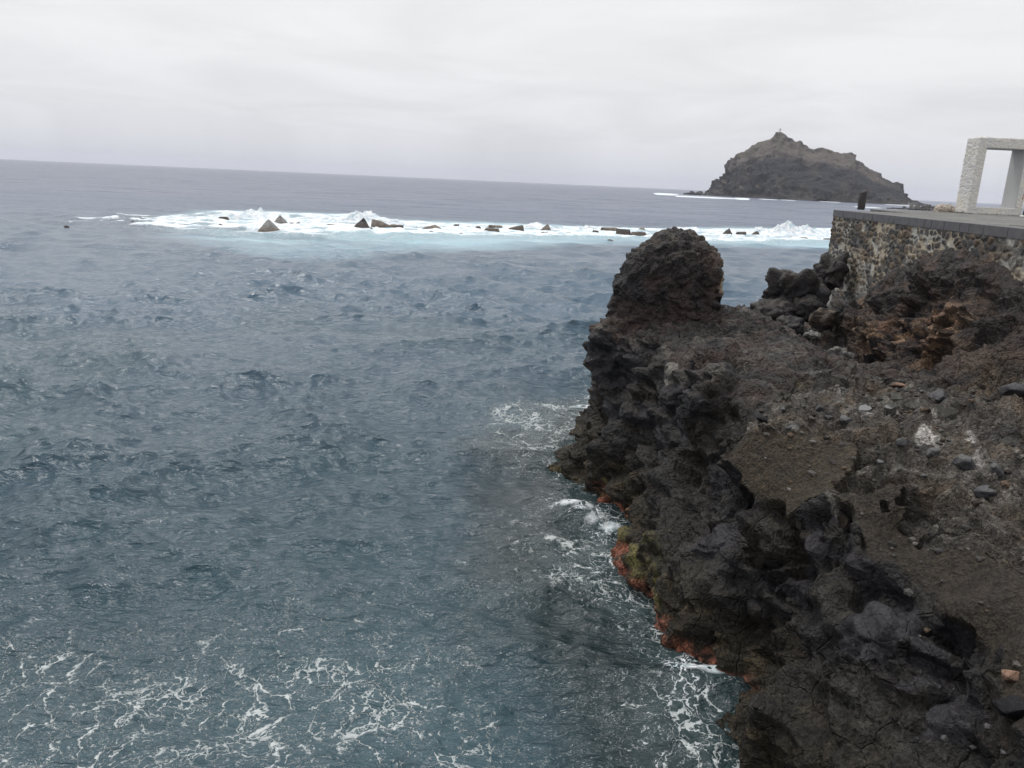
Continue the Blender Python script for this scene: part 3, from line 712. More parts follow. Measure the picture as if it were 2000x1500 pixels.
def voro2(q):
    i = np.floor(q).astype(np.int64); n = len(q); f1 = np.full(n, 9.); f2 = np.full(n, 9.); fac = np.zeros(n); rnd = np.zeros(n)
    for a in (-1, 0, 1):
        for c_ in (-1, 0, 1):
            h = hsh(i[:, 0] + a, i[:, 1] * 0, i[:, 2] + c_, 77)
            d0 = i[:, 0] + a + .12 + .76 * h01(h, 1) - q[:, 0]; d2 = i[:, 2] + c_ + .12 + .76 * h01(h, 3) - q[:, 2]
            d = d0 * d0 + d2 * d2; m = d < f1
            f2 = np.where(m, f1, np.minimum(f2, d)); f1 = np.where(m, d, f1)
            fac = np.where(m, d0 * (h01(h, 4) - .5) + d2 * (h01(h, 5) - .5), fac); rnd = np.where(m, h01(h, 7), rnd)
    return np.sqrt(f1), np.sqrt(f2), fac, rnd
MAS = rock_material('masonry', 1.0, .018, (.6, .95), .3, .3)
def child(name, me, mat, root, **k):
    o = link(name, me, mat, root, **k); o.matrix_parent_inverse = Matrix.Translation(-Vector(root.location)); return o
child('masonry', wrap_wall(.03, .03), MAS, wall_root)
m, n, l, b = new_mat('coping_basalt')
pos = N(n, 'ShaderNodeNewGeometry').outputs['Position']
t1 = tex_noise(n, l, pos, 3.5, 6, .6); t2 = tex_noise(n, l, pos, 40, 4, .6)
cc = mixc(n, l, mrange(n, l, t1.outputs['Fac'], .3, .7, 0, 1), (.058, .058, .068), (.10, .098, .102))
cc = mixc(n, l, mrange(n, l, t2.outputs['Fac'], .6, .75, 0, .5), cc, (.2, .2, .2)); l.new(cc, b.inputs['Base Color']); b.inputs['Roughness'].default_value = .7
bp = N(n, 'ShaderNodeBump'); bp.inputs['Distance'].default_value = .006; l.new(t2.outputs['Fac'], bp.inputs['Height']); l.new(bp.outputs[0], b.inputs['Normal'])
COPE = m
m, n, l, b = new_mat('mortar'); b.inputs['Base Color'].default_value = (.30, .29, .27, 1); b.inputs['Roughness'].default_value = .9; MORT = m
def bevel_box(name, o, ax, ay, az, bev=.01):
    """box from corner o spanned by ax, ay, az (vectors), bevelled"""
    import bmesh
    bm = bmesh.new(); o, ax, ay, az = [np.array(q, float) for q in (o, ax, ay, az)]
    vs = [bm.verts.new(o + i * ax + j * ay + k * az) for i in (0, 1) for j in (0, 1) for k in (0, 1)]
    for q in ((0, 1, 3, 2), (4, 6, 7, 5), (0, 4, 5, 1), (2, 3, 7, 6), (0, 2, 6, 4), (1, 5, 7, 3)): bm.faces.new([vs[i] for i in q])
    bmesh.ops.recalc_face_normals(bm, faces=bm.faces)
    if bev: bmesh.ops.bevel(bm, geom=list(bm.edges), offset=bev, segments=2, affect='EDGES', profile=.6)
    me = bpy.data.meshes.new(name); bm.to_mesh(me); bm.free(); return me
base = WALL_A * np.array([1, 1, 0])
s = -.0; rs = np.random.RandomState(4); prev = 0
ZT = 6.45
while s < 15.5:
    w = rs.uniform(.42, .95) if rs.rand() < .6 else rs.uniform(.9, 1.5)
    o_ = base + wdir * (s + .010) + wn_ * (.035 + rs.uniform(-.006, .006)); o_[2] = 6.20
    child('coping_stone', bevel_box('coping_stone', o_, wdir * (w - .02), -wn_ * .40, [0, 0, ZT - 6.20 + .004]), COPE, wall_root)
    s += w
o_ = base + wdir * .03 + wn_ * .022; o_[2] = 6.205
child('mortar_bed', bevel_box('mortar_bed', o_, wdir * (s - .05), -wn_ * .38, [0, 0, ZT - 6.212], 0), MORT, wall_root)
s = .40
while s < 3.0:      # coping of the short return at the seaward end
    w = .85; o_ = base - wn_ * s - wdir * .03; o_[2] = 6.20
    child('coping_stone', bevel_box('coping_stone', o_, -wn_ * (w - .02), wdir * .40, [0, 0, ZT - 6.20 + .004]), COPE, wall_root); s += w

# quay paving of small grey stones
bk = [base + [0, 0, ZT], P(1700, 408.3, ZT), P(1790, 411, ZT), P(1862, 413.2, ZT)]
m, n, l, b = new_mat('quay_paving')
pos = N(n, 'ShaderNodeNewGeometry').outputs['Position']
vo = N(n, 'ShaderNodeTexVoronoi', feature='DISTANCE_TO_EDGE'); vo.inputs['Scale'].default_value = 1.7; l.new(pos, vo.inputs['Vector'])
vc = N(n, 'ShaderNodeTexVoronoi'); vc.inputs['Scale'].default_value = 1.7; l.new(pos, vc.inputs['Vector'])
t1 = tex_noise(n, l, pos, 1.1, 6, .6); t2 = tex_noise(n, l, pos, 25, 5, .6)
cv_ = mixc(n, l, vc.outputs['Color'], (.055, .055, .052), (.20, .20, .185))
cc = mixc(n, l, mrange(n, l, t1.outputs['Fac'], .35, .65, 0, .45), cv_, (.10, .10, .085))
cc = mixc(n, l, mrange(n, l, vo.outputs['Distance'], .0, .05, .8, 0), cc, (.045, .042, .038)); cc = mixc(n, l, mrange(n, l, t2.outputs['Fac'], .5, .8, 0, .5), cc, (.05, .05, .045))
l.new(cc, b.inputs['Base Color']); b.inputs['Roughness'].default_value = .75
bp = N(n, 'ShaderNodeBump'); bp.inputs['Distance'].default_value = .02; l.new(mth(n, l, 'ADD', mrange(n, l, vo.outputs['Distance'], 0, .1, 0, 1), mth(n, l, 'MULTIPLY', t2.outputs['Fac'], .5)), bp.inputs['Height']); l.new(bp.outputs[0], b.inputs['Normal'])
inner = base - wn_ * .40 + wdir * .36
poly = [inner + wdir * 24, np.array([60, 6, 0]), np.array([70, 60, 0]), np.array([34, 50, 0])]
pa = [p.copy() for p in ([inner] + [base - wn_ * 3.0 + wdir * .2] + bk[1:] + [np.array([34, 50, 0]), np.array([70, 60, 0]), np.array([60, 6, 0]), inner + wdir * 22])]
top_ = np.array([[p[0], p[1], ZT] for p in pa]); bot_ = top_ - [0, 0, 6.9]
k = len(top_)
F_ = [tuple(range(k))[::-1]] + [(i, (i + 1) % k, k + (i + 1) % k, k + i) for i in range(k)]
me = mesh_np('quay_paving', np.vstack([top_, bot_]), F_, False)
import bmesh
bm = bmesh.new(); bm.from_mesh(me); bmesh.ops.recalc_face_normals(bm, faces=bm.faces); bm.normal_update()
up = max(bm.faces, key=lambda q: q.calc_area())
bm.to_mesh(me); bm.free()
link('quay_paving', me, m, kind='structure')

# weathered post on the quay edge
def worn_post():
    p0 = P(1681, 409.2, ZT); h_ = .80; w = .145; t = np.linspace(0, 1, 15); V = []
    for k, q in enumerate(t):
        ww = w * (1 + .12 * math.sin(q * 3) - .10 * q); ox = .012 * math.sin(q * 9)
        for i in range(12):
            a = 2 * math.pi * i / 12; rx_, ry_ = ww * np.sign(math.cos(a)) * abs(math.cos(a)) ** .55, ww * .8 * np.sign(math.sin(a)) * abs(math.sin(a)) ** .55
            V.append((rx_ + ox, ry_, q * h_ + (.07 * (rx_ / w) + .02 * math.sin(5 * a) if k == 14 else 0)))
    F_ = [(r * 12 + i, r * 12 + (i + 1) % 12, (r + 1) * 12 + (i + 1) % 12, (r + 1) * 12 + i) for r in range(14) for i in range(12)] + [tuple(range(168, 180)), tuple(range(11, -1, -1))]
    me = mesh_np('wooden_post', V, F_); m, n, l, b = new_mat('tarred_wood')
    tcn = N(n, 'ShaderNodeTexCoord'); mp = N(n, 'ShaderNodeMapping'); mp.inputs['Scale'].default_value = (14, 14, 1.5); l.new(tcn.outputs['Object'], mp.inputs[0])
    t1 = tex_noise(n, l, mp.outputs[0], 3, 6, .6); l.new(mixc(n, l, t1.outputs['Fac'], (.018, .016, .016), (.06, .052, .047)), b.inputs['Base Color']); b.inputs['Roughness'].default_value = .8
    bp = N(n, 'ShaderNodeBump'); bp.inputs['Distance'].default_value = .03; l.new(t1.outputs['Fac'], bp.inputs['Height']); l.new(bp.outputs[0], b.inputs['Normal'])
    o = link('wooden_post', me, m, label='short dark weathered wooden post standing on the quay near its seaward corner', cat='post'); o.location = p0 - np.array([0, 0, .01])
worn_post()

# ------------------------------------------------------------------ pale concrete doorway sculpture
def arch():
    a0 = P(1888, 417, ZT); X0, Y0 = a0[0], a0[1]
    W_, H_, D_ = ARCH
    pw, pt, pb = .38, .50, .33       # posts, lintel, sill
    root = bpy.data.objects.new('doorway_sculpture', None); col.objects.link(root); root.location = (X0, Y0, ZT)
    root['label'] = 'pale rough concrete doorway frame sculpture standing open on the quay'; root['category'] = 'sculpture'
    # ring profile with points every few cm so that the tooled surface can be displaced
    st = .035
    def lin(a, b): k = max(2, int(abs(b - a) / st)); return np.linspace(a, b, k, endpoint=False)
    outer = np.array([(x, 0) for x in lin(0, W_)] + [(W_, z) for z in lin(0, H_)] + [(x, H_) for x in lin(W_, 0)] + [(0, z) for z in lin(H_, 0)])
    # rounded corners
    def rounded(p, c0, c1, r):
        q = p.copy(); cx = np.clip(p[:, 0], c0[0] + r, c1[0] - r); cz = np.clip(p[:, 1], c0[1] + r, c1[1] - r)
        dx_, dz_ = p[:, 0] - cx, p[:, 1] - cz; d = np.hypot(dx_, dz_); m = (np.abs(dx_) > 1e-6) & (np.abs(dz_) > 1e-6)
        q[m, 0] = cx[m] + dx_[m] / d[m] * r; q[m, 1] = cz[m] + dz_[m] / d[m] * r; return q
    n_ = len(outer)
    # inner loop with the same count: same angular order
    inn = np.stack([pw + (outer[:, 0] / W_) * (W_ - 2 * pw), pb + (outer[:, 1] / H_) * (H_ - pt - pb)], -1)
    rings = []
    ny = int(D_ / st); ks = 9
    o_r = outer
    for j in range(ny + 1):                      # outer skin front to back
        y = D_ * j / ny; e = min(y, D_ - y); ins_ = .05 * max(0, 1 - e / .05) ** 2
        q = outer.copy(); q[:, 0] = np.clip(q[:, 0], ins_, W_ - ins_); q[:, 1] = np.clip(q[:, 1], 0, H_ - ins_)
        q = rounded(q, (0 + ins_, 0), (W_ - ins_, H_ - ins_), .07)
        rings.append(np.stack([q[:, 0], np.full(n_, y), q[:, 1]], -1))
    for j in range(1, ks + 1):                   # back face, outer to inner
        t = j / ks; q = rings[ny][:, [0, 2]] * (1 - t) + inn * t; rings.append(np.stack([q[:, 0], np.full(n_, D_), q[:, 1]], -1))
    inner_start = len(rings) - 1
    for j in range(1, ny + 1): rings.append(np.stack([inn[:, 0], np.full(n_, D_ * (1 - j / ny)), inn[:, 1]], -1))
    inner_end = len(rings) - 1
    for j in range(1, ks):
        t = j / ks; q = inn * (1 - t) + rings[0][:, [0, 2]] * t; rings.append(np.stack([q[:, 0], np.zeros(n_), q[:, 1]], -1))
    V = np.vstack(rings); R_ = len(rings); idx = np.arange(R_ * n_).reshape(R_, n_)
    def quads(r0, r1):
        out = []
        for r in range(r0, r1):
            a, b_ = idx[r], idx[(r + 1) % R_]; out.append(np.stack([a, np.roll(a, -1), np.roll(b_, -1), b_], -1))
        return np.vstack(out)
    rough_f = np.vstack([quads(0, inner_start), quads(inner_end, R_)]); smooth_f = quads(inner_start, inner_end)
    me = mesh_np('frame', V, np.vstack([rough_f, smooth_f])); n2 = get_n(me)
    ringid = np.repeat(np.arange(R_), n_); isin = (ringid >= inner_start) & (ringid <= inner_end)
    g1, g2, fc, rn = voro(V * np.array([9, 9, 15.]) + 2, 9)
    d = (.030 * fc + .022 * fbm(V * np.array([8, 8, 13.]), 4, 201, .6)) * (~isin)
    V2 = V + n2 * d[:, None]; set_v(me, V2)
    import bmesh
    bm = bmesh.new(); bm.from_mesh(me); bmesh.ops.recalc_face_normals(bm, faces=bm.faces); bm.to_mesh(me); bm.free()
    m, n, l, b = new_mat('tooled_concrete'); pos = N(n, 'ShaderNodeTexCoord').outputs['Object']
    t1 = tex_noise(n, l, pos, 1.2, 5, .6); t2 = tex_noise(n, l, pos, 16, 6, .7)
    cc = mixc(n, l, mrange(n, l, t1.outputs['Fac'], .35, .65, 0, 1), (.62, .62, .62), (.72, .68, .60)); cc = mixc(n, l, mrange(n, l, t2.outputs['Fac'], .45, .75, 0, .55), cc, (.30, .29, .27))
    l.new(cc, b.inputs['Base Color']); b.inputs['Roughness'].default_value = .9
    bp = N(n, 'ShaderNodeBump'); bp.inputs['Distance'].default_value = .05; l.new(t2.outputs['Fac'], bp.inputs['Height']); l.new(bp.outputs[0], b.inputs['Normal'])
    m2, n, l, b = new_mat('smooth_concrete'); pos = N(n, 'ShaderNodeTexCoord').outputs['Object']
    t1 = tex_noise(n, l, pos, 1.6, 5, .6, .5); l.new(mixc(n, l, t1.outputs['Fac'], (.36, .37, .38), (.46, .46, .44)), b.inputs['Base Color']); b.inputs['Roughness'].default_value = .6
    me.materials.append(m); me.materials.append(m2)
    mi = np.zeros(len(me.polygons), np.int32); mi[len(rough_f):] = 1; me.polygons.foreach_set('material_index', mi)
    o = link('frame', me, None, root)
    return root
arch()

# ------------------------------------------------------------------ open sea
RU = np.array([-200, 0, 60, 230, 300, 400, 500, 640, 700, 760, 900, 1000, 1150, 1260, 1380, 1500, 1620, 1800, 2100], float)
RT = np.array([405, 424, 432, 424, 421, 416, 414, 420, 420, 431, 437, 441, 445, 448, 447, 449, 446, 452, 470], float)      # outer edge of the surf band
RB = np.array([420, 430, 437, 440, 447, 454, 458, 460, 461, 464, 465, 465, 466, 466, 470, 473, 475, 480, 495], float)      # inner edge of the surf band
RQ = np.array([425, 440, 450, 462, 470, 488, 506, 514, 512, 505, 494, 487, 484, 482, 484, 488, 492, 500, 520], float)      # inner edge of the turquoise water
def az_r(u, v):
    p = P(u, v, 0); return math.atan2(p[0], p[1]), math.hypot(p[0], p[1])
def curve(vs): a = np.array([az_r(u, v) for u, v in zip(RU, vs)]); return a[:, 0], a[:, 1]
CT, CB, CQ = curve(RT), curve(RB), curve(RQ)
def soft_poly(x, y, uv, soft, wob=1.0, seed=1):
    """1 inside the polygon (given by water-level points), feathered by noise"""
    pts = [tuple(P(u, v, 0)[:2]) for u, v in uv]
    acc = np.zeros(len(x)); q = np.stack([x, y, x * 0], -1)
    for k in range(6):
        ang = k * 1.047
        acc += in_poly(x + soft * math.cos(ang) + wob * fbm(q * .7, 3, seed), y + soft * math.sin(ang) + wob * fbm(q * .7, 3, seed + 1), pts)
    return acc / 6
def build_sea():
    naz, nth = SEA
    az = np.concatenate([np.linspace(-math.pi, -.80, 40, endpoint=False), np.linspace(-.80, .78, naz), np.linspace(.80, math.pi, 40)])
    th = np.concatenate([np.radians(np.linspace(75, 44, 20, endpoint=False)), np.radians(np.linspace(44, 1.2, nth, endpoint=False)), np.radians(np.geomspace(1.2, .040, nth // 9))])
    r = 7.0 / np.tan(th)
    A, R_ = np.meshgrid(az, r)
    x = (R_ * np.sin(A)).ravel(); y = (R_ * np.cos(A)).ravel(); rr = R_.ravel(); aa = A.ravel()
    dth = np.abs(np.gradient(th)); dr = np.repeat((r * r + 49) / 7.0 * dth, len(az))
    rs = np.random.RandomState(5)
    X = x.copy(); Y = y.copy(); Z = np.zeros(len(x))
    q = np.stack([x, y, 0 * x], -1)
    gust = .80 + .55 * fbm(q / 16.0, 3, 301) + .35 * fbm(q / 5.0, 2, 303)
    gust = np.clip(gust, .3, 1.35) * (1 - .3 * sstep(35, 70, rr))
    calm = sstep(9, 17, rr) * .3 + .7                               # sheltered close under the rocks
    nw = 130
    lam = np.exp(rs.uniform(math.log(.32), math.log(6.5), nw)); lam[:5] = [34, 26, 19, 13, 10]
    bend = [[NZ[j](q / (L_ * 3.0 + 2)) for j in range(3)] for L_ in (.5, 1.2, 3, 8, 25)]; cut = np.array([.8, 1.9, 5, 14])
    for k in range(nw):
        L = lam[k]; kk = 2 * math.pi / L
        th_ = math.radians(-97 + rs.normal() * (16 if k < 5 else 40))
        s = (.020 if k < 5 else .056 * (.75 if L > 3.5 else 1))
        dx_, dy_ = math.cos(th_), math.sin(th_)
        # waves bend round a little with distance so that no straight trains show
        ph = kk * (dx_ * x + dy_ * y) + rs.uniform(0, 6.28) + 1.3 * bend[int((L > cut).sum())][k % 3]
        fade = np.clip((L / (2.2 * dr) - .5) / .7, 0, 1) * (gust * calm if k >= 5 else 1)
        a = s / kk * fade
        Z += a * np.cos(ph); X -= 1.1 * a * dx_ * np.sin(ph) * (-1) * -1; Y -= 1.1 * a * dy_ * np.sin(ph)
    # swell standing up on the reef and at the splashes
    rt = np.interp(aa, *CT); rb = np.interp(aa, *CB); rq = np.interp(aa, *CQ)
    front = (np.abs(aa) < .8)
    nq = fbm(q / np.array([9.0, 4.0, 1]) , 4, 311)
    edge_b = rb + 3.0 * nq; edge_t = rt + 3.0 * nq
    solid = sstep(0, 6, rr - edge_b) * sstep(5, -2, rr - edge_t) * front
    fadeL = sstep(-.62, -.38, aa)                                        # band thins out to the left
    streak = sstep(-.10, .3, fbm(q / np.array([5.0, 1.6, 1]), 5, 313) + .9 * (fadeL - .45))
    solid = solid * streak * (.62 + .38 * sstep(-.25, .15, fbm(q / np.array([3.0, 1.2, 1]), 4, 315)))
    tq = sstep(0, 1, (rr - rq) / np.maximum(rb - rq, 1)) * sstep(8, -3, rr - rt) * front * sstep(-.45, -.31, aa)
    tq = np.clip(np.sqrt(tq) * (1 + 1.1 * fbm(q / np.array([14.0, 5.0, 1]), 4, 317)), 0, 1)
    thin = sstep(-.30, .0, (rr - rb) / np.maximum(rb - rq, 1)) * sstep(4, -3, rr - rt) * front * fadeL
    Z += solid * (.10 + .25 * np.abs(fbm(q / 2.0, 4, 319)))
    # foam lace
    f = .52 * soft_poly(x, y, [(-300, 1250), (150, 1200), (470, 1160), (760, 1130), (870, 1220), (880, 1330), (960, 1430), (1000, 1560), (900, 1700), (-500, 1700)], .5, 1.2, 321) \
        * (.45 + .8 * sstep(-.35, .4, fbm(q * .45, 3, 323)) + (.15) * sstep(1250, 1550, pixv(x, y)))
    f = np.maximum(f, 1.15 * soft_poly(x, y, [(1190, 735), (1075, 775), (930, 805), (890, 860), (975, 875), (1000, 905), (1105, 925), (1200, 900), (1300, 800)], .8, 1.6, 325) * (.75 + .5 * fbm(q * .35, 3, 326)))
    f = np.maximum(f, .70 * soft_poly(x, y, [(1060, 930), (985, 1000), (965, 1120), (985, 1180), (1090, 1160), (1200, 1250), (1320, 1330), (1420, 1400), (1400, 1200), (1250, 1050), (1180, 960)], .5, .9, 327) * (.7 + .7 * fbm(q * .9, 3, 328)))
    f = np.maximum(f, .85 * soft_poly(x, y, [(1200, 1330), (1250, 1420), (1260, 1560), (1500, 1560), (1420, 1420), (1330, 1350)], .4, .7, 329) * (.75 + .6 * fbm(q * .9, 3, 330)))
    f = np.maximum(f, .45 * soft_poly(x, y, [(900, 1330), (960, 1500), (1240, 1500), (1150, 1350), (1050, 1250)], .4, .7, 331) * sstep(.1, .4, fbm(q * .8, 3, 332)))
    # hugging the rock
    wl_ = np.array(WATERLINE); dmin = np.full(len(x), 99.0)
    near = rr < 45; xn, yn = x[near], y[near]; dn = np.full(len(xn), 99.0)
    for (ax, ay), (bx, by) in zip(WATERLINE[:-1], WATERLINE[1:]):
        t = np.clip(((xn - ax) * (bx - ax) + (yn - ay) * (by - ay)) / ((bx - ax) ** 2 + (by - ay) ** 2), 0, 1)
        dn = np.minimum(dn, np.hypot(xn - ax - t * (bx - ax), yn - ay - t * (by - ay)))
    dmin[near] = dn
    f = np.maximum(f, sstep(.9, .1, dmin) * (.35 + .6 * fbm(q * .7, 3, 333)))
    f = np.maximum(f, sstep(.80, .25, dmin) * (.75 + .5 * fbm(q * 1.3, 3, 334)) * sstep(7, 8.5, y) * sstep(21, 19, y))
    spl = np.zeros(len(x))
    for (u, v, rw, hgt) in [(1135, 982, .42, .04), (1165, 1002, .40, .03), (1193, 1022, .34, .05), (1110, 975, .3, .05), (1322, 1306, .34, .03), (1352, 1318, .40, .05), (1380, 1330, .36, .05), (1150, 840, .45, .05), (1135, 800, .5, .05)]:
        p = P(u, v, 0); d = np.hypot(x - p[0], y - p[1]) / rw + .55 * fbm(q * 3.2, 4, 335, .6) * near
        g = np.exp(-d ** 2.4); spl = np.maximum(spl, g * (.60 if hgt < .045 else .74)); Z += hgt * g
    # white caps, and the wash round the islet
    cap = sstep(.60, .72, fbm(q / np.array([3.5, 1.3, 1]), 4, 337) + .30 * (Z > .10)) * sstep(25, 60, rr) * sstep(3500, 800, rr) * .55 * sstep(.0, .3, fbm(q / 22.0, 2, 339))
    isl = np.zeros(len(x))
    for (u, v, ru_, rv_) in [(1300, 379, 26, 2.0), (1345, 384, 30, 1.6), (1395, 386, 50, 1.5), (1450, 388, 16, 2.2), (1620, 394, 20, .8), (1760, 399, 30, 1.8), (1695, 405, 30, 1.5), (1540, 391, 16, .8), (1500, 389.5, 20, .8)]:
        a1, r1 = az_r(u, v); a_w = ru_ / F_PX; _, r2 = az_r(u, v - rv_); 
        isl = np.maximum(isl, np.exp(-((aa - a1) / a_w) ** 4 - ((rr - r1) / max(8, r2 - r1)) ** 2))
    isl = sstep(.45, .7, isl + .35 * fbm(q / np.array([40., 25., 1]), 3, 341))
    solid = np.clip(np.maximum(np.maximum(solid, spl), isl), 0, 1)
    # darker bottom close under the cliff, blotches of weed and sand further out
    rocky = np.maximum(sstep(3.6, .8, dmin + 1.2 * fbm(q * .5, 3, 343)), .0)
    patch = sstep(-.1, .5, fbm(q / 9.0, 3, 345) + .2) * sstep(60, 20, rr)
    me = mesh_np('sea', np.stack([X, Y, Z], -1), grid_faces(len(r), len(az)))
    attr(me, 'foam', np.clip(np.maximum(f, np.maximum(cap, .8 * thin)), 0, 1)); attr(me, 'solid', solid); attr(me, 'aer', tq); attr(me, 'rocky', rocky); attr(me, 'patch', patch)
    attr(me, 'dist', rr)
    return me
def pixv(x, y):
    return pix(np.stack([x, y, 0 * x], -1))[1]
NZ = [lambda q, s=s: noise3(q, 400 + s) for s in range(4)]

def sea_material():
    m, n, l, b = new_mat('sea_water')
    pos = N(n, 'ShaderNodeNewGeometry').outputs['Position']
    def at(k): return N(n, 'ShaderNodeAttribute', attribute_name=k).outputs['Fac']
    foam, solid, aer, rocky, patch, dist = [at(k) for k in ('foam', 'solid', 'aer', 'rocky', 'patch', 'dist')]
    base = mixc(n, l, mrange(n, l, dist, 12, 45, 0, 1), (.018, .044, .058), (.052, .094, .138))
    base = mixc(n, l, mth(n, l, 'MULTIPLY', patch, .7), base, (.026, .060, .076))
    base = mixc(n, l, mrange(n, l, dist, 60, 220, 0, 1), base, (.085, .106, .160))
    base = mixc(n, l, rocky, base, (.010, .020, .022))
    base = mixc(n, l, aer, base, (.30, .47, .54))
    base = mixc(n, l, mth(n, l, 'MULTIPLY', mth(n, l, 'MULTIPLY', foam, .22), mrange(n, l, dist, 40, 70, 1, 0)), base, (.13, .19, .20))
    # lace of foam: torn cell edges at two sizes
    wn1 = tex_noise(n, l, pos, 1.6, 5, .6); sc = N(n, 'ShaderNodeVectorMath', operation='SCALE'); sc.inputs['Scale'].default_value = .95
    l.new(wn1.outputs['Color'], sc.inputs[0]); ad = N(n, 'ShaderNodeVectorMath', operation='ADD'); l.new(pos, ad.inputs[0]); l.new(sc.outputs[0], ad.inputs[1])
    fl = N(n, 'ShaderNodeVectorMath', operation='MULTIPLY'); fl.inputs[1].default_value = (1.25, .85, 0); l.new(ad.outputs[0], fl.inputs[0])
    def edges(scale):
        v = N(n, 'ShaderNodeTexVoronoi', feature='DISTANCE_TO_EDGE'); v.inputs['Scale'].default_value = scale; l.new(fl.outputs[0], v.inputs['Vector']); return v.outputs['Distance']
    nb = tex_noise(n, l, pos, 3.2, 6, .65); nc = tex_noise(n, l, pos, 17, 4, .6); nd = tex_noise(n, l, pos, .9, 3, .5)
    w1 = mth(n, l, 'MULTIPLY', mth(n, l, 'MULTIPLY', mth(n, l, 'MINIMUM', foam, .8), .040), mrange(n, l, nb.outputs['Fac'], .44, .62, 0, 1))
    w2 = mth(n, l, 'MULTIPLY', mth(n, l, 'MULTIPLY', mth(n, l, 'MULTIPLY', foam, foam), .10), mrange(n, l, nd.outputs['Fac'], .42, .62, 0, 1))
    e1 = mth(n, l, 'ADD', edges(1.7), mth(n, l, 'MULTIPLY', mth(n, l, 'SUBTRACT', nc.outputs['Fac'], .5), .05))
    e2 = mth(n, l, 'ADD', edges(4.4), mth(n, l, 'MULTIPLY', mth(n, l, 'SUBTRACT', nc.outputs['Fac'], .5), .09))
    l1 = mrange(n, l, mth(n, l, 'SUBTRACT', w1, e1), -.008, .010, 0, 1); l2 = mrange(n, l, mth(n, l, 'SUBTRACT', w2, e2), -.012, .015, 0, .85)
    lace = mth(n, l, 'MULTIPLY', mth(n, l, 'MAXIMUM', l1, l2), mrange(n, l, foam, .05, .25, 0, 1))
    # specks of spume round the lace
    sp = N(n, 'ShaderNodeTexVoronoi'); sp.inputs['Scale'].default_value = 9; l.new(fl.outputs[0], sp.inputs['Vector'])
    speck = mth(n, l, 'MULTIPLY', mrange(n, l, mth(n, l, 'ADD', sp.outputs['Distance'], mth(n, l, 'MULTIPLY', nb.outputs['Fac'], -.42)), -.02, -.09, 0, .8), mrange(n, l, foam, .2, .6, 0, 1))
    lace = mth(n, l, 'MAXIMUM', lace, speck)
    # breaking water: solid white torn by noise
    stn = tex_noise(n, l, pos, 2.4, 7, .68, .8)
    far_n = tex_noise(n, l, pos, .45, 6, .65, .5)
    sn = mth(n, l, 'ADD', mth(n, l, 'MULTIPLY', stn.outputs['Fac'], .6), mth(n, l, 'MULTIPLY', far_n.outputs['Fac'], .6))
    sol = mrange(n, l, mth(n, l, 'SUBTRACT', mth(n, l, 'MULTIPLY', solid, 1.05), sn), -.14, .30, 0, 1)
    white = mth(n, l, 'MAXIMUM', lace, sol, True)
    wc = mixc(n, l, mrange(n, l, mth(n, l, 'ADD', stn.outputs['Fac'], far_n.outputs['Fac']), .90, 1.12, 0, .75), (.84, .86, .87), (.45, .58, .64))
    wc = mixc(n, l, mth(n, l, 'MULTIPLY', mrange(n, l, solid, .0, .3, 1, 0), mrange(n, l, dist, 40, 70, 1, 0)), wc, (.44, .47, .47))
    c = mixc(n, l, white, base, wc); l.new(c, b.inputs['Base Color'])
    rw = mrange(n, l, dist, 20, 160, .07, .34); l.new(mth(n, l, 'MAXIMUM', rw, mth(n, l, 'MULTIPLY', white, .75)), b.inputs['Roughness']); b.inputs['IOR'].default_value = 1.33
    # ripples
    mp = N(n, 'ShaderNodeMapping'); mp.inputs['Rotation'].default_value = (0, 0, .15); mp.inputs['Scale'].default_value = (.7, 1.4, 1); l.new(pos, mp.inputs[0])
    r1 = tex_noise(n, l, mp.outputs[0], 3.6, 4, .55, .3); r2 = tex_noise(n, l, mp.outputs[0], .9, 5, .6, .2); r3 = tex_noise(n, l, mp.outputs[0], .16, 5, .6)
    h = mth(n, l, 'ADD', mth(n, l, 'MULTIPLY', r1.outputs['Fac'], mrange(n, l, dist, 10, 60, .15, .05)), mth(n, l, 'MULTIPLY', r2.outputs['Fac'], mrange(n, l, dist, 15, 120, .15, .38)))
    h = mth(n, l, 'ADD', h, mth(n, l, 'MULTIPLY', r3.outputs['Fac'], mrange(n, l, dist, 60, 400, 0, 1.6)))
    h = mth(n, l, 'ADD', h, mth(n, l, 'MULTIPLY', white, mrange(n, l, dist, 10, 60, .012, .05)))
    bp = N(n, 'ShaderNodeBump'); bp.inputs['Strength'].default_value = 1; bp.inputs['Distance'].default_value = 1.0
    l.new(h, bp.inputs['Height'])
    # far chop: facets tilted by noise slopes
    def slope(scale, sx, amp_sock, det=3):
        m2 = N(n, 'ShaderNodeMapping'); m2.inputs['Rotation'].default_value = (0, 0, .12); m2.inputs['Scale'].default_value = (sx, 1, 1); l.new(pos, m2.inputs[0])
        t = tex_noise(n, l, m2.outputs[0], scale, det, .6); s1 = N(n, 'ShaderNodeVectorMath', operation='SUBTRACT'); l.new(t.outputs['Color'], s1.inputs[0]); s1.inputs[1].default_value = (.5, .5, .5)
        s2 = N(n, 'ShaderNodeVectorMath', operation='SCALE'); l.new(s1.outputs[0], s2.inputs[0]); l.new(amp_sock, s2.inputs['Scale'])
        s3 = N(n, 'ShaderNodeVectorMath', operation='MULTIPLY'); s3.inputs[1].default_value = (1, 1, 0); l.new(s2.outputs[0], s3.inputs[0]); return s3.outputs[0]
    a1 = N(n, 'ShaderNodeVectorMath', operation='ADD'); l.new(bp.outputs[0], a1.inputs[0]); l.new(slope(1.1, .5, mrange(n, l, dist, 25, 140, .0, 1.3), 4), a1.inputs[1])
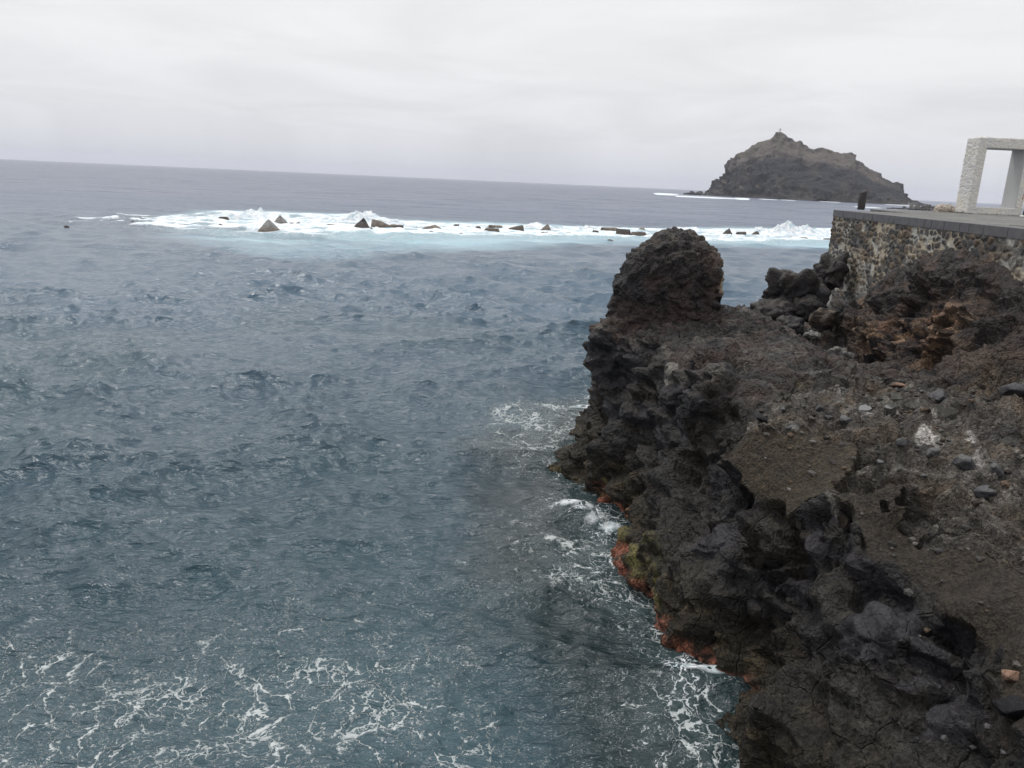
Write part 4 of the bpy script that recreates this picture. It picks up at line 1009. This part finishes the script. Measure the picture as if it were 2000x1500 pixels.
    a2 = N(n, 'ShaderNodeVectorMath', operation='ADD'); l.new(a1.outputs[0], a2.inputs[0]); l.new(slope(.13, .35, mrange(n, l, dist, 60, 260, .0, 2.0), 4), a2.inputs[1])
    a3 = N(n, 'ShaderNodeVectorMath', operation='NORMALIZE'); l.new(a2.outputs[0], a3.inputs[0]); l.new(a3.outputs[0], b.inputs['Normal'])
    return m
_t = time.time()
link('sea', build_sea(), sea_material(), kind='structure'); print('sea', time.time() - _t)

# ------------------------------------------------------------------ surf thrown up along the reef: a torn heap of white water
def surf(name, rows, seed, su, sv, amp):
    """rows: (u, v of the foot, height m, depth m) along the reef"""
    r_ = np.array(rows, float); us = np.arange(r_[0, 0], r_[-1, 0], su); nt = sv
    U, T = np.meshgrid(us, np.linspace(-1, 1, nt))
    vf = np.interp(U, r_[:, 0], r_[:, 1]); hh = np.interp(U, r_[:, 0], r_[:, 2]); dd = np.interp(U, r_[:, 0], r_[:, 3])
    foot = np.array([P(a, b_, 0) for a, b_ in zip(us, np.interp(us, r_[:, 0], r_[:, 1]))])
    dirv = foot[:, :2] / np.linalg.norm(foot[:, :2], axis=1)[:, None]
    x = foot[None, :, 0] + dirv[None, :, 0] * T * dd; y = foot[None, :, 1] + dirv[None, :, 1] * T * dd
    q = np.stack([x.ravel(), y.ravel(), 0 * x.ravel()], -1)
    e = np.clip(1 - np.abs(T.ravel()) ** 1.6, 0, 1); nn = fbm(q / np.array([3.2, 2.2, 1]), 5, seed, .62); pk = fbm(q / 7.0, 2, seed + 7)
    z = hh.ravel() * e * np.clip(.35 + 1.0 * nn + 1.1 * pk, 0, 3.0) * (1 + .5 * fbm(q * 1.3, 4, seed + 5, .6)) + amp * fbm(q * 1.6, 3, seed + 3) * e - .12 - .25 * (1 - e)
    return np.stack([x.ravel() + .3 * nn, y.ravel() + .3 * pk, z], -1), grid_faces(nt, len(us))
SURF = [(225, 432, .2, 3), (300, 426, .7, 4), (400, 424, .8, 4), (440, 426, .9, 4), (490, 424, 1.7, 4), (520, 426, 1.4, 4), (560, 430, .9, 4), (615, 431, 1.3, 4), (650, 434, .8, 3), (690, 433, 1.7, 3.5), (725, 434, 1.5, 3),
        (760, 438, .8, 3), (850, 441, .7, 3), (900, 443, .8, 3.5), (1000, 446, .9, 3.5), (1045, 446, 1.1, 3.5), (1100, 449, .7, 3), (1200, 451, .7, 3), (1300, 452, .9, 3.5), (1390, 455, 1.1, 4), (1425, 454, 1.6, 4), (1470, 457, 1.2, 4), (1540, 457, 1.6, 5), (1600, 458, 1.5, 5), (1650, 460, 1.2, 5)]
V, F_ = surf('surf', SURF, 501, 1.1, 44, .25)
V2, F2 = surf('surf', [(u, v + 11, h * .38, d * .8) for u, v, h, d in SURF if u > 430], 521, 1.3, 30, .2)
me = mesh_np('surf', np.vstack([V, V2]), np.vstack([F_, F2 + len(V)]))
m, n, l, b = new_mat('white_water'); pos = N(n, 'ShaderNodeNewGeometry').outputs['Position']
t1 = tex_noise(n, l, pos, 1.1, 7, .68, .6); t2 = tex_noise(n, l, pos, 5, 5, .7)
l.new(mixc(n, l, mrange(n, l, t1.outputs['Fac'], .36, .58, 1, 0), (.90, .91, .92), (.48, .60, .66)), b.inputs['Base Color']); b.inputs['Roughness'].default_value = .8
b.inputs['Subsurface Weight'].default_value = 0.0
bp = N(n, 'ShaderNodeBump'); bp.inputs['Distance'].default_value = .35; l.new(mth(n, l, 'ADD', t1.outputs['Fac'], mth(n, l, 'MULTIPLY', t2.outputs['Fac'], .3)), bp.inputs['Height']); l.new(bp.outputs[0], b.inputs['Normal'])
SURFM = m
link('surf', me, m, kind='stuff')

# ------------------------------------------------------------------ breakwater blocks and reef rocks standing in the surf
REEF = rock_material('reef_rock', .35, .05, (.5, .9), .4, .25)
def hull_rock(name, pts, seed, cols, amp):
    import bmesh
    bm = bmesh.new()
    for p in pts: bm.verts.new(p)
    r_ = bmesh.ops.convex_hull(bm, input=bm.verts)
    bmesh.ops.delete(bm, geom=[g for g in bm.verts if not g.link_faces], context='VERTS')
    bmesh.ops.bevel(bm, geom=list(bm.edges), offset=.06, segments=2, affect='EDGES')
    bmesh.ops.triangulate(bm, faces=bm.faces)
    for _ in range(3): bmesh.ops.subdivide_edges(bm, edges=[e for e in bm.edges if e.calc_length() > .28], cuts=1)
    bmesh.ops.triangulate(bm, faces=bm.faces)
    me = bpy.data.meshes.new(name); bm.to_mesh(me); bm.free()
    v = get_v(me).astype(float); n = get_n(me)
    set_v(me, v + n * (amp * fbm(v * .9 + seed, 4, seed, .6))[:, None])
    nm = fbm(v * .7 + seed, 4, seed + 1); cA, cB, cW = [np.array(c) for c in cols]
    c = cA + (cB - cA) * sstep(-.25, .25, nm)[:, None]
    wet = sstep(.7, .2, v[:, 2] + .3 * nm)[:, None]; c = c * (1 - wet) + cW * wet
    attr(me, 'Col', c, 'FLOAT_COLOR'); attr(me, 'smo', np.zeros(len(v)))
    me.polygons.foreach_set('use_smooth', [True] * len(me.polygons))
    return me
CC1 = ([.14, .14, .135], [.21, .205, .195], [.15, .125, .105]); CDK = ([.045, .043, .042], [.09, .08, .07], [.08, .06, .05]); CBR = ([.14, .12, .10], [.21, .18, .15], [.10, .078, .062])
ROCKS = [  # u, foot v, width px, height px, kind, colours, label
    (437, 433, 20, 8, 'slab', CDK, 'small dark tilted block at the left end of the breakwater, the upper of two'),
    (432, 442, 15, 5, 'wedge', CDK, 'little dark wedge shaped block just below the tilted one at the left end'),
    (469, 434, 21, 3, 'slab', CBR, 'thin flat rock almost awash left of the two grey pyramids'),
    (527, 450, 43, 19, 'pyr', CC1, 'grey pyramid shaped concrete block nearest the viewer, left one of the pair'),
    (548, 438, 31, 16, 'pyr', CC1, 'grey pyramid shaped block standing behind and right of the nearest pyramid'),
    (569, 439, 10, 4, 'slab', CBR, 'low tail block touching the right foot of the rear pyramid'),
    (581, 440, 17, 7, 'wedge', CC1, 'small pointed grey block right of the two pyramids'),
    (652, 443, 29, 5, 'slab', CBR, 'flat reddish slab left of the big dark pointed block'),
    (706, 446, 33, 19, 'wedge', CDK, 'big dark pointed block in the middle of the surf with a wave breaking over it'),
    (726, 449, 9, 6, 'wedge', CDK, 'small black rock at the foot of the big dark pointed block'),
    (746, 445, 42, 15, 'wedge2', CBR, 'long brown wedge block sloping right beside the dark pointed one'),
    (774, 446, 30, 7, 'slab', CBR, 'low brown slab at the right end of the long wedge block'),
    (683, 449, 10, 4, 'slab', CDK, 'tiny dark rock left of the big dark pointed block'),
    (672, 451, 7, 2, 'slab', CDK, 'tiniest dark rock in the foam, furthest left below the dark pointed block'),
    (844, 447, 40, 8, 'wedge', CBR, 'low broad reddish rock alone in the foam right of the long wedge'),
    (843, 454, 15, 4, 'wedge', CDK, 'small dark rock just in front of the low broad reddish rock'),
    (891, 444, 13, 6, 'slab', CDK, 'small square dark rock right of the broad reddish rock'),
    (902, 458, 16, 4, 'wedge', CBR, 'small low brown rock lying nearer than the rest in the inner foam'),
    (934, 446, 11, 4, 'slab', CDK, 'tiny dark rock left of the group with the dark block'),
    (967, 446, 32, 6, 'slab', CBR, 'flat brown rock behind, in the group left of the dark block'),
    (960, 452, 32, 6, 'slab', CBR, 'flat brown rock in front, in the group left of the dark block'),
    (1006, 450, 34, 10, 'wedge2', CDK, 'dark block with a square raised right end'),
    (1066, 451, 24, 13, 'wedge', CBR, 'brown wedge rock with its tip raised right of the dark block'),
    (1062, 456, 15, 3, 'slab', CBR, 'thin brown slab below the brown wedge rock'),
    (1110, 456, 16, 2, 'slab', CDK, 'thin dark rock awash right of the brown wedge rock'),
    (1146, 450, 20, 7, 'slab', CBR, 'rounded dark brown rock at the left of the long low rock row'),
    (1163, 454, 14, 4, 'slab', CDK, 'small low rock between the rounded brown and the pinkish one'),
    (1190, 452, 36, 8, 'slab', CBR, 'broad pinkish flat topped rock in the long low rock row'),
    (1217, 457, 31, 9, 'slab', CDK, 'dark rounded rock in front of the pinkish flat topped one'),
    (1247, 459, 34, 6, 'slab', CDK, 'flat dark rock reaching behind the rounded lava stack'),
    (1252, 452, 24, 8, 'wedge', CBR, 'brown rock touching the outline of the rounded lava stack'),
    (1192, 471, 18, 4, 'wedge', CDK, 'lone dark rock in the turquoise water below the long low rock row'),
    (1420, 459, 22, 12, 'wedge', CDK, 'pointed dark rock first to the right of the rounded lava stack'),
    (1446, 462, 25, 8, 'slab', CDK, 'sloping dark rock second to the right of the rounded lava stack'),
    (1475, 460, 20, 8, 'wedge', CDK, 'small pointed dark rock third to the right of the rounded lava stack'),
    (1500, 464, 8, 3, 'slab', CDK, 'tiny dark rock between the pointed rocks and the flat rock near the wall'),
    (1560, 468, 42, 4, 'slab', CBR, 'long flat brown rock awash near the stone wall'),
    (1597, 469, 14, 5, 'wedge', CDK, 'small dark rock second from the stone wall'),
    (1614, 471, 14, 5, 'slab', CDK, 'small dark rock nearest the stone wall'),
    (130, 443, 8, 2, 'slab', CDK, 'tiny dark rock awash far left of the surf'),
    (259, 435, 9, 4, 'wedge', CDK, 'tiny dark rock at the left beginning of the surf'),
]
for k, (u, v, w, h_, kind, cols, lab) in enumerate(ROCKS):
    p = P(u, v, 0.0); d = dist_of(p); W_ = w * d / F_PX; H_ = h_ * d / F_PX * 1.12; rs = np.random.RandomState(600 + k); D_ = max(W_ * .7, H_ * 1.1)
    jit = lambda s: rs.uniform(-s, s)
    if kind == 'pyr':
        pts = [(-W_ / 2, -D_ * .3, 0), (W_ * .18, -D_ * .55, 0), (W_ / 2, D_ * .25, 0), (-W_ * .1, D_ * .6, 0), (jit(.05) * W_, 0, H_)]
        pts += [(x * 1.25, y * 1.25, -.8) for x, y, z in pts[:4]]
    elif kind == 'wedge':
        s = -1 if k % 2 else 1
        pts = [(-W_ / 2, -D_ * .3, 0), (W_ * .4, -D_ * .5, 0), (W_ / 2, D_ * .3, 0), (-W_ * .3, D_ * .5, 0), (s * W_ * .12, -D_ * .1, H_), (s * W_ * .18, D_ * .3, H_ * .85), (-s * W_ * .2, 0, H_ * .55)]
        pts += [(x * 1.1, y * 1.1, -.8) for x, y, z in pts[:4]]
    elif kind == 'wedge2':
        s = 1 if 'square' in lab else -1
        pts = [(-W_ / 2, -D_ * .3, 0), (W_ * .5, -D_ * .4, 0), (W_ / 2, D_ * .3, 0), (-W_ * .45, D_ * .4, 0), (s * W_ * .40, -D_ * .2, H_), (s * W_ * .46, D_ * .25, H_ * .95), (-s * W_ * .3, 0, H_ * .45), (s * W_ * .05, 0, H_ * .8)]
        pts += [(x, y, -.8) for x, y, z in pts[:4]]
    else:
        pts = [(x * W_ / 2 * rs.uniform(.75, 1.05), y * D_ / 2 * rs.uniform(.7, 1), 0) for x in (-1, 1) for y in (-1, 1)] + [(x * W_ / 2 * rs.uniform(.55, .92), y * D_ / 2 * rs.uniform(.5, .9), H_ * rs.uniform(.7, 1.05)) for x in (-1, 1) for y in (-1, 1)]
        pts += [(x * 1.1, y * 1.1, -.8) for x, y, z in pts[:4]]
    me = hull_rock('breakwater_block' if cols is CC1 else 'reef_rock', pts, k + 1, cols, .04 + .05 * H_)
    o = link('breakwater_block' if cols is CC1 else 'reef_rock', me, REEF, label=lab, cat='rock', group='rocks of the breakwater in the surf')
    o.location = (p[0], p[1], -.02); o.rotation_euler = (0, 0, -math.atan2(p[0], p[1]))

# ------------------------------------------------------------------ the islet
IS = np.array([(1362, 387), (1374, 380), (1386, 362), (1398, 348), (1405, 350), (1418, 328), (1430, 309), (1427, 308), (1440, 300), (1462, 291), (1480, 278), (1498, 271), (1508, 267), (1516, 262), (1521, 258), (1527, 259), (1533, 262), (1548, 271), (1556, 275), (1562, 274),
               (1570, 281), (1582, 288), (1590, 290), (1606, 287), (1618, 291), (1634, 297), (1645, 298), (1662, 298), (1673, 302), (1680, 312), (1690, 318), (1697, 326), (1706, 330), (1712, 333), (1722, 343), (1734, 350), (1745, 354), (1757, 353), (1765, 360), (1769, 372), (1772, 384), (1782, 391), (1800, 397), (1812, 401)], float)
IR = 1130.0
def islet():
    top = np.array([Q(u, v, IR) for u, v in IS]); side_az = math.atan2(*Q(1560, 380, IR)[:2]); cdir = np.array([math.sin(side_az), math.cos(side_az)]); sdir = np.array([cdir[1], -cdir[0]])
    s_ = top[:, :2] @ sdir; hz = np.maximum(top[:, 2], 0)
    o = np.argsort(s_); s_, hz = s_[o], hz[o]
    S = np.linspace(s_[0] - 6, s_[-1] + 6, 420); T = np.linspace(-1, 1, 190)
    prof = np.interp(S, s_, hz); env = np.interp(S, np.linspace(s_[0], s_[-1], 9), [20, 60, 100, 125, 130, 125, 110, 80, 30])
    SS, TT = np.meshgrid(S, T); PR = np.tile(prof, (len(T), 1)); EN = np.tile(env, (len(T), 1))
    a = np.abs(TT)
    pts = np.stack([SS.ravel(), (TT * EN).ravel(), 0 * SS.ravel()], -1)
    n1 = fbm(pts / 26.0, 4, 701).reshape(SS.shape)
    a2 = np.clip(a + .10 * n1 * (a > .04), 0, 1)
    # gentle scree on top, cliffs below
    g = np.where(a2 < .42, 1 - .70 * a2, .706 - 1.05 * (a2 - .42) - .0 * a2); g = np.where(a2 > .88, .223 * (1 - (a2 - .88) / .12), g)
    lowedge = sstep(0, 25, PR)
    Z = PR * (g * lowedge + (1 - a2) * (1 - lowedge)) - 2.5 * (a > .97)
    xy = cdir * IR
    X = xy[0] * 0 + SS * sdir[0] + cdir[0] * (IR + TT * EN); Y = SS * sdir[1] + cdir[1] * (IR + TT * EN)
    v = np.stack([X.ravel(), Y.ravel(), Z.ravel()], -1)
    me = mesh_np('islet', v, grid_faces(len(T), len(S))[:, ::-1] if False else grid_faces(len(T), len(S)))
    n = get_n(me).astype(float); n *= np.sign(n[:, 2:3] + 1e-9)
    steep = 1 - sstep(.5, .8, n[:, 2])
    lean = np.array([1, 1, 1.0])
    B1, _r = facets(v / np.array([19., 19., 13.]), 41); B2, _r = facets(v / 7.0, 43)
    d = (5.0 + 14.0 * steep) * (.36 - B1) + (2.6 + 7 * steep) * (.36 - B2) + (1.0 + 2.0 * steep) * fbm(v / 9.0, 5, 705, .6, True) * .8
    d *= sstep(0, 6, v[:, 2])
    v2 = v + n * d[:, None]; set_v(me, v2)
    nn_ = get_n(me)
    nf = fbm(v / 20.0, 5, 707); nm = fbm(v / 5.0, 4, 709)
    c = np.tile(np.array([.022, .022, .026]), (len(v), 1))
    def mx(m, k): m = np.clip(m, 0, 1)[:, None]; c[:] = c * (1 - m) + np.array(k) * m
    mx(sstep(-.1, .3, nf) * .7, [.042, .038, .036])
    hfr = (v[:, 2] / np.maximum(PR.ravel(), 1)); scree = sstep(.60, .72, hfr + .10 * nf) * (1 - steep * .6) * sstep(25, 45, PR.ravel())
    mx(scree * .92, [.095, .080, .072]); mx(scree * sstep(.10, .35, nm) * .85, [.045, .042, .040]); mx(scree * sstep(.1, .4, nf) * .5, [.12, .11, .08])
    mx(steep * sstep(.22, .45, fbm(v / np.array([14, 14, 5.]), 4, 711)) * .7, [.15, .12, .09])
    mx(sstep(9, 5, v[:, 2]) * .5, [.045, .040, .036])
    attr(me, 'Col', c, 'FLOAT_COLOR'); attr(me, 'smo', np.zeros(len(v)))
    link('islet', me, rock_material('islet_rock', .035, .9, (.8, 1.0), .2, .3), label='steep brown and black rocky islet out at sea with a peaked top', cat='islet')
    return cdir, sdir
cdir, sdir = islet()
# cross on the peak
pk = Q(1523, 259.5, IR)
root = bpy.data.objects.new('cross', None); col.objects.link(root); root.location = pk
root['label'] = 'tiny thin cross standing on the very top of the islet'; root['category'] = 'cross'
m, n, l, b = new_mat('grey_wood'); t1 = tex_noise(n, l, None, 3); l.new(mixc(n, l, t1.outputs['Fac'], (.12, .12, .12), (.22, .22, .22)), b.inputs['Base Color'])
for nm_, o_, ax, az_ in (('upright', (-.35, -.35, -3), (.7, 0, 0), (0, 0, 9.0)), ('crossbar', (-1.9, -.30, 3.4), (3.8, 0, 0), (0, 0, .6))):
    link(nm_, bevel_box(nm_, o_, ax, (0, .6, 0), az_, .05), m, root)
# low skerries
def skerry(u0, u1, v, hpx, r, seed, lab, depth=None):
    a = P(u0, v, 0) if r is None else Q(u0, v, r); b2 = P(u1, v, 0) if r is None else Q(u1, v, r)
    cpt = (a + b2) / 2; cpt[2] = 0; cpt = P((u0 + u1) / 2, v, 0) if r is None else cpt; W_ = (u1 - u0) / 2 * dist_of(cpt) / F_PX; H_ = hpx * dist_of(cpt) / F_PX
    me, *_ = rock_mesh('skerry', 6, lambda q: np.stack([q[:, 0] * W_ * (1 + .15 * np.sin(q[:, 1] * 5)), q[:, 1] * W_ * .6, H_ * (q[:, 2] * .55 + .25 * np.clip(noise3(q * 3.2 + seed, seed), -.5, 1) * (q[:, 2] > 0))], -1), seed,
                       (H_ * .45, H_ * .22, H_ * .10), (2.2 / W_, 6 / W_, 14 / W_), ([.030, .030, .033], [.055, .050, .046], [.06, .055, .05]))
    o = link('skerry', me, ROCK_B, label=lab, cat='rock'); o.location = cpt; o.rotation_euler = (0, 0, -math.atan2(cpt[0], cpt[1]))
skerry(1337, 1378, 383, 11, 1085, 61, 'low black skerry at the left foot of the islet')
skerry(1772, 1858, 411.5, 15, None, 63, 'low jagged dark skerry showing above the quay left of the doorway sculpture')
skerry(1738, 1772, 408.5, 5, None, 65, 'tiny dark skerry just above the quay edge in front of the islet')
skerry(1772, 1812, 401.5, 6, None, 67, 'low dark reef trailing right from the islet')
me, *_ = rock_mesh('boulder', 5, ell((0, 0, 0), (.55, .5, .34), 0, .4), 71, (.10, .05, .02), (1.8, 4, 9), ([.26, .22, .18], [.40, .34, .28], [.50, .44, .38]))
pb_ = P(1845, 414.0, ZT); o = link('boulder', me, ROCK_B, label='pale beige boulder lying on the quay at the left foot of the doorway sculpture', cat='boulder'); o.location = pb_ + np.array([0, 0, .06])

# ------------------------------------------------------------------ person walking at the doorway (mostly outside the picture)
def person():
    px, py = PERS
    J = {'pelvis': (0, 0, .95, .145, .115), 'belly': (0, 0, 1.08, .135, .105), 'chest': (.01, 0, 1.30, .16, .115), 'collar': (0, 0, 1.45, .09, .075), 'neck': (-.01, 0, 1.53, .055, .055)}
    sk_v, sk_r, sk_e = [], [], []
    def add(p, r, par=None):
        sk_v.append(p); sk_r.append(r); 
        if par is not None: sk_e.append((par, len(sk_v) - 1))
        return len(sk_v) - 1
    pel = add((0, 0, .96), (.135, .105)); bel = add((0, 0, 1.10), (.125, .10), pel); che = add((0, 0, 1.32), (.15, .11), bel); nk = add((0, 0, 1.47), (.06, .055), che); hd = add((-.015, 0, 1.55), (.052, .052), nk)
    for s, fx, kx, toe in ((-1, -.20, -.14, -.17), (1, .22, .10, -.16)):
        h = add((0, s * .09, .90), (.085, .085), pel); kn = add((kx, s * .09, .50), (.058, .060), h); an = add((fx, s * .09, .10), (.040, .042), kn)
    for s, ex, wx in ((-1, .05, -.06), (1, -.04, -.20)):
        sh = add((0, s * .17, 1.41), (.058, .055), che); el = add((ex, s * .235, 1.13), (.042, .042), sh); wr = add((wx, s * .24, .90), (.028, .030), el)
        pa = add((wx - .015, s * .24, .84), (.030, .018), wr)
        for i, (dy, L) in enumerate(((-.024, .070), (-.008, .082), (.008, .076), (.023, .060))):
            f1 = add((wx - .02 + 0, s * .24 + dy, .795), (.0095, .0095), pa); f2 = add((wx - .012, s * .24 + dy, .795 - L * .5), (.0085, .0085), f1); add((wx + .004, s * .24 + dy, .795 - L), (.007, .007), f2)
        t1 = add((wx - .045, s * .235, .82), (.011, .011), pa); add((wx - .055, s * .235, .785), (.008, .008), t1)
    me = bpy.data.meshes.new('person'); me.from_pydata(sk_v, sk_e, [])
    o = bpy.data.objects.new('tmpp', me); col.objects.link(o)
    md = o.modifiers.new('s', 'SKIN'); md.use_smooth_shade = True
    sv = me.skin_vertices[0].data
    for i, r in enumerate(sk_r): sv[i].radius = r
    sv[0].use_root = True
    o.modifiers.new('ss', 'SUBSURF').levels = 2
    dg = bpy.context.evaluated_depsgraph_get(); body = bpy.data.meshes.new_from_object(o.evaluated_get(dg)); bpy.data.objects.remove(o)
    body.name = 'body'
    # head: sculpted ellipsoid with brow, nose, mouth, ears; faces -X
    v, f = ico(5); hp = v * np.array([.098, .075, .118]); hp[:, 2] -= .0
    fr = sstep(.2, .9, -v[:, 0])
    hp[:, 0] += .018 * sstep(-.2, -.9, v[:, 2]) * (v[:, 0] > 0)                        # nape
    hp[:, 1] *= 1 - .22 * sstep(-.2, -1, v[:, 2]); hp[:, 0] *= 1 - .10 * sstep(.0, .8, v[:, 0]) * sstep(0, -1, v[:, 2])
    def bump_(cy, cz, sy, sz, a): hp[:, 0] += -a * np.exp(-((v[:, 1] - cy) / sy) ** 2 - ((v[:, 2] - cz) / sz) ** 2) * fr
    bump_(0, -.15, .12, .20, .024); bump_(0, .14, .5, .08, .006); bump_(-.34, .02, .16, .09, -.011); bump_(.34, .02, .16, .09, -.011)
    bump_(0, -.48, .28, .05, .006); bump_(0, -.54, .25, .02, -.006); bump_(0, -.62, .22, .05, .005); bump_(0, -.85, .25, .12, .010)
    for s in (-1, 1): hp[:, 1] += s * .016 * np.exp(-((v[:, 0] - .05) / .16) ** 2 - ((v[:, 2] + .05) / .26) ** 2) * (v[:, 1] * s > .6)
    hp += np.array([-.02, 0, 1.665])
    bv = get_v(body).astype(float)
    bf = [tuple(p.vertices) for p in body.polygons]
    allv = np.vstack([bv, hp]); allf = bf + [tuple(q + len(bv)) for q in f]
    me = bpy.data.meshes.new('body'); me.from_pydata(allv.tolist(), [], [list(map(int, q)) for q in allf]); me.update(); me.polygons.foreach_set('use_smooth', [True] * len(me.polygons))
    def solid(nm, c, r=.8):
        m, n, l, b = new_mat(nm); t = tex_noise(n, l, N(n, 'ShaderNodeTexCoord').outputs['Object'], 18, 4)
        l.new(mixc(n, l, t.outputs['Fac'], tuple(x * .8 for x in c), tuple(min(1, x * 1.2) for x in c)), b.inputs['Base Color']); b.inputs['Roughness'].default_value = r; return m
    skin, trou, shirt, shoe, hair = solid('skin', (.45, .28, .20), .55), solid('dark_green_cloth', (.018, .028, .024)), solid('grey_cloth', (.16, .17, .19)), solid('white_leather', (.72, .72, .70), .5), solid('brown_hair', (.03, .02, .014), .5)
    root = bpy.data.objects.new('person', None); col.objects.link(root); root.location = (px, py, ZT)
    root['label'] = 'person in dark trousers and a white shoe at the right border beside the doorway sculpture'; root['category'] = 'person'
    link('body', me, skin, root)
    # clothes: the body surface pushed outward a little, cut by height
    nb = get_n(body)
    def garment(nm, keep, off, mat):
        fs = [q for q in bf if all(keep(bv[i]) for i in q)]; used = sorted({i for q in fs for i in q}); mp = {i: k for k, i in enumerate(used)}
        gv = np.array([bv[i] + nb[i] * off(bv[i]) for i in used]); g = mesh_np(nm, gv, [tuple(mp[i] for i in q) for q in fs])
        o = link(nm, g, mat, root); s = o.modifiers.new('t', 'SOLIDIFY'); s.thickness = .006; s.offset = 1; return o
    garment('trousers', lambda p: .09 < p[2] < 1.02 and abs(p[1]) < .205, lambda p: .012 + .022 * (p[2] < .8), trou)
    garment('jacket', lambda p: p[2] > .93 and p[2] < 1.50 and not (abs(p[1]) > .20 and p[2] < .93), lambda p: .018, shirt)
    # shoes
    for s, fx in ((-1, -.20), (1, .22)):
        q, fq = ico(4); L = np.clip(-q[:, 0], -1, 1)
        sp = np.stack([q[:, 0] * .145, q[:, 1] * (.047 + .006 * L), np.maximum(q[:, 2], -.55) * (.060 - .018 * L)], -1)
        sp[:, 2] += .033; sp[:, 0] -= .055
        sh = link('shoe', mesh_np('shoe', sp + np.array([fx, s * .09, .004]), fq), shoe, root)
    # hair cap
    hm = v[:, 2] + .55 * v[:, 0] > .12
    ff = [tuple(q) for q in f if hm[q].all()]; us = sorted({i for q in ff for i in q}); mp = {i: k for k, i in enumerate(us)}
    hv = np.array([hp[i] + v[i] * (.013 + .004 * math.sin(i * 1.7)) for i in us])
    o = link('hair', mesh_np('hair', hv, [tuple(mp[i] for i in q) for q in ff]), hair, root); s_ = o.modifiers.new('t', 'SOLIDIFY'); s_.thickness = .012; s_.offset = -1
person()

# ------------------------------------------------------------------ sea haze
if HAZE > 0:
    bm = bmesh.new(); bmesh.ops.create_cube(bm, size=1.0)
    me = bpy.data.meshes.new('haze'); bm.to_mesh(me); bm.free()
    m = bpy.data.materials.new('haze'); m.use_nodes = True; n, l = m.node_tree.nodes, m.node_tree.links; n.clear()
    out = n.new('ShaderNodeOutputMaterial'); pv = n.new('ShaderNodeVolumePrincipled')
    pv.inputs['Color'].default_value = (.86, .90, 1.0, 1); pv.inputs['Density'].default_value = HAZE; pv.inputs['Anisotropy'].default_value = 0.0
    l.new(pv.outputs[0], out.inputs['Volume'])
    o = link('haze', me, m, kind='stuff'); o.scale = (21000, 21000, 125); o.location = (0, 0, 125 / 2 - 8)
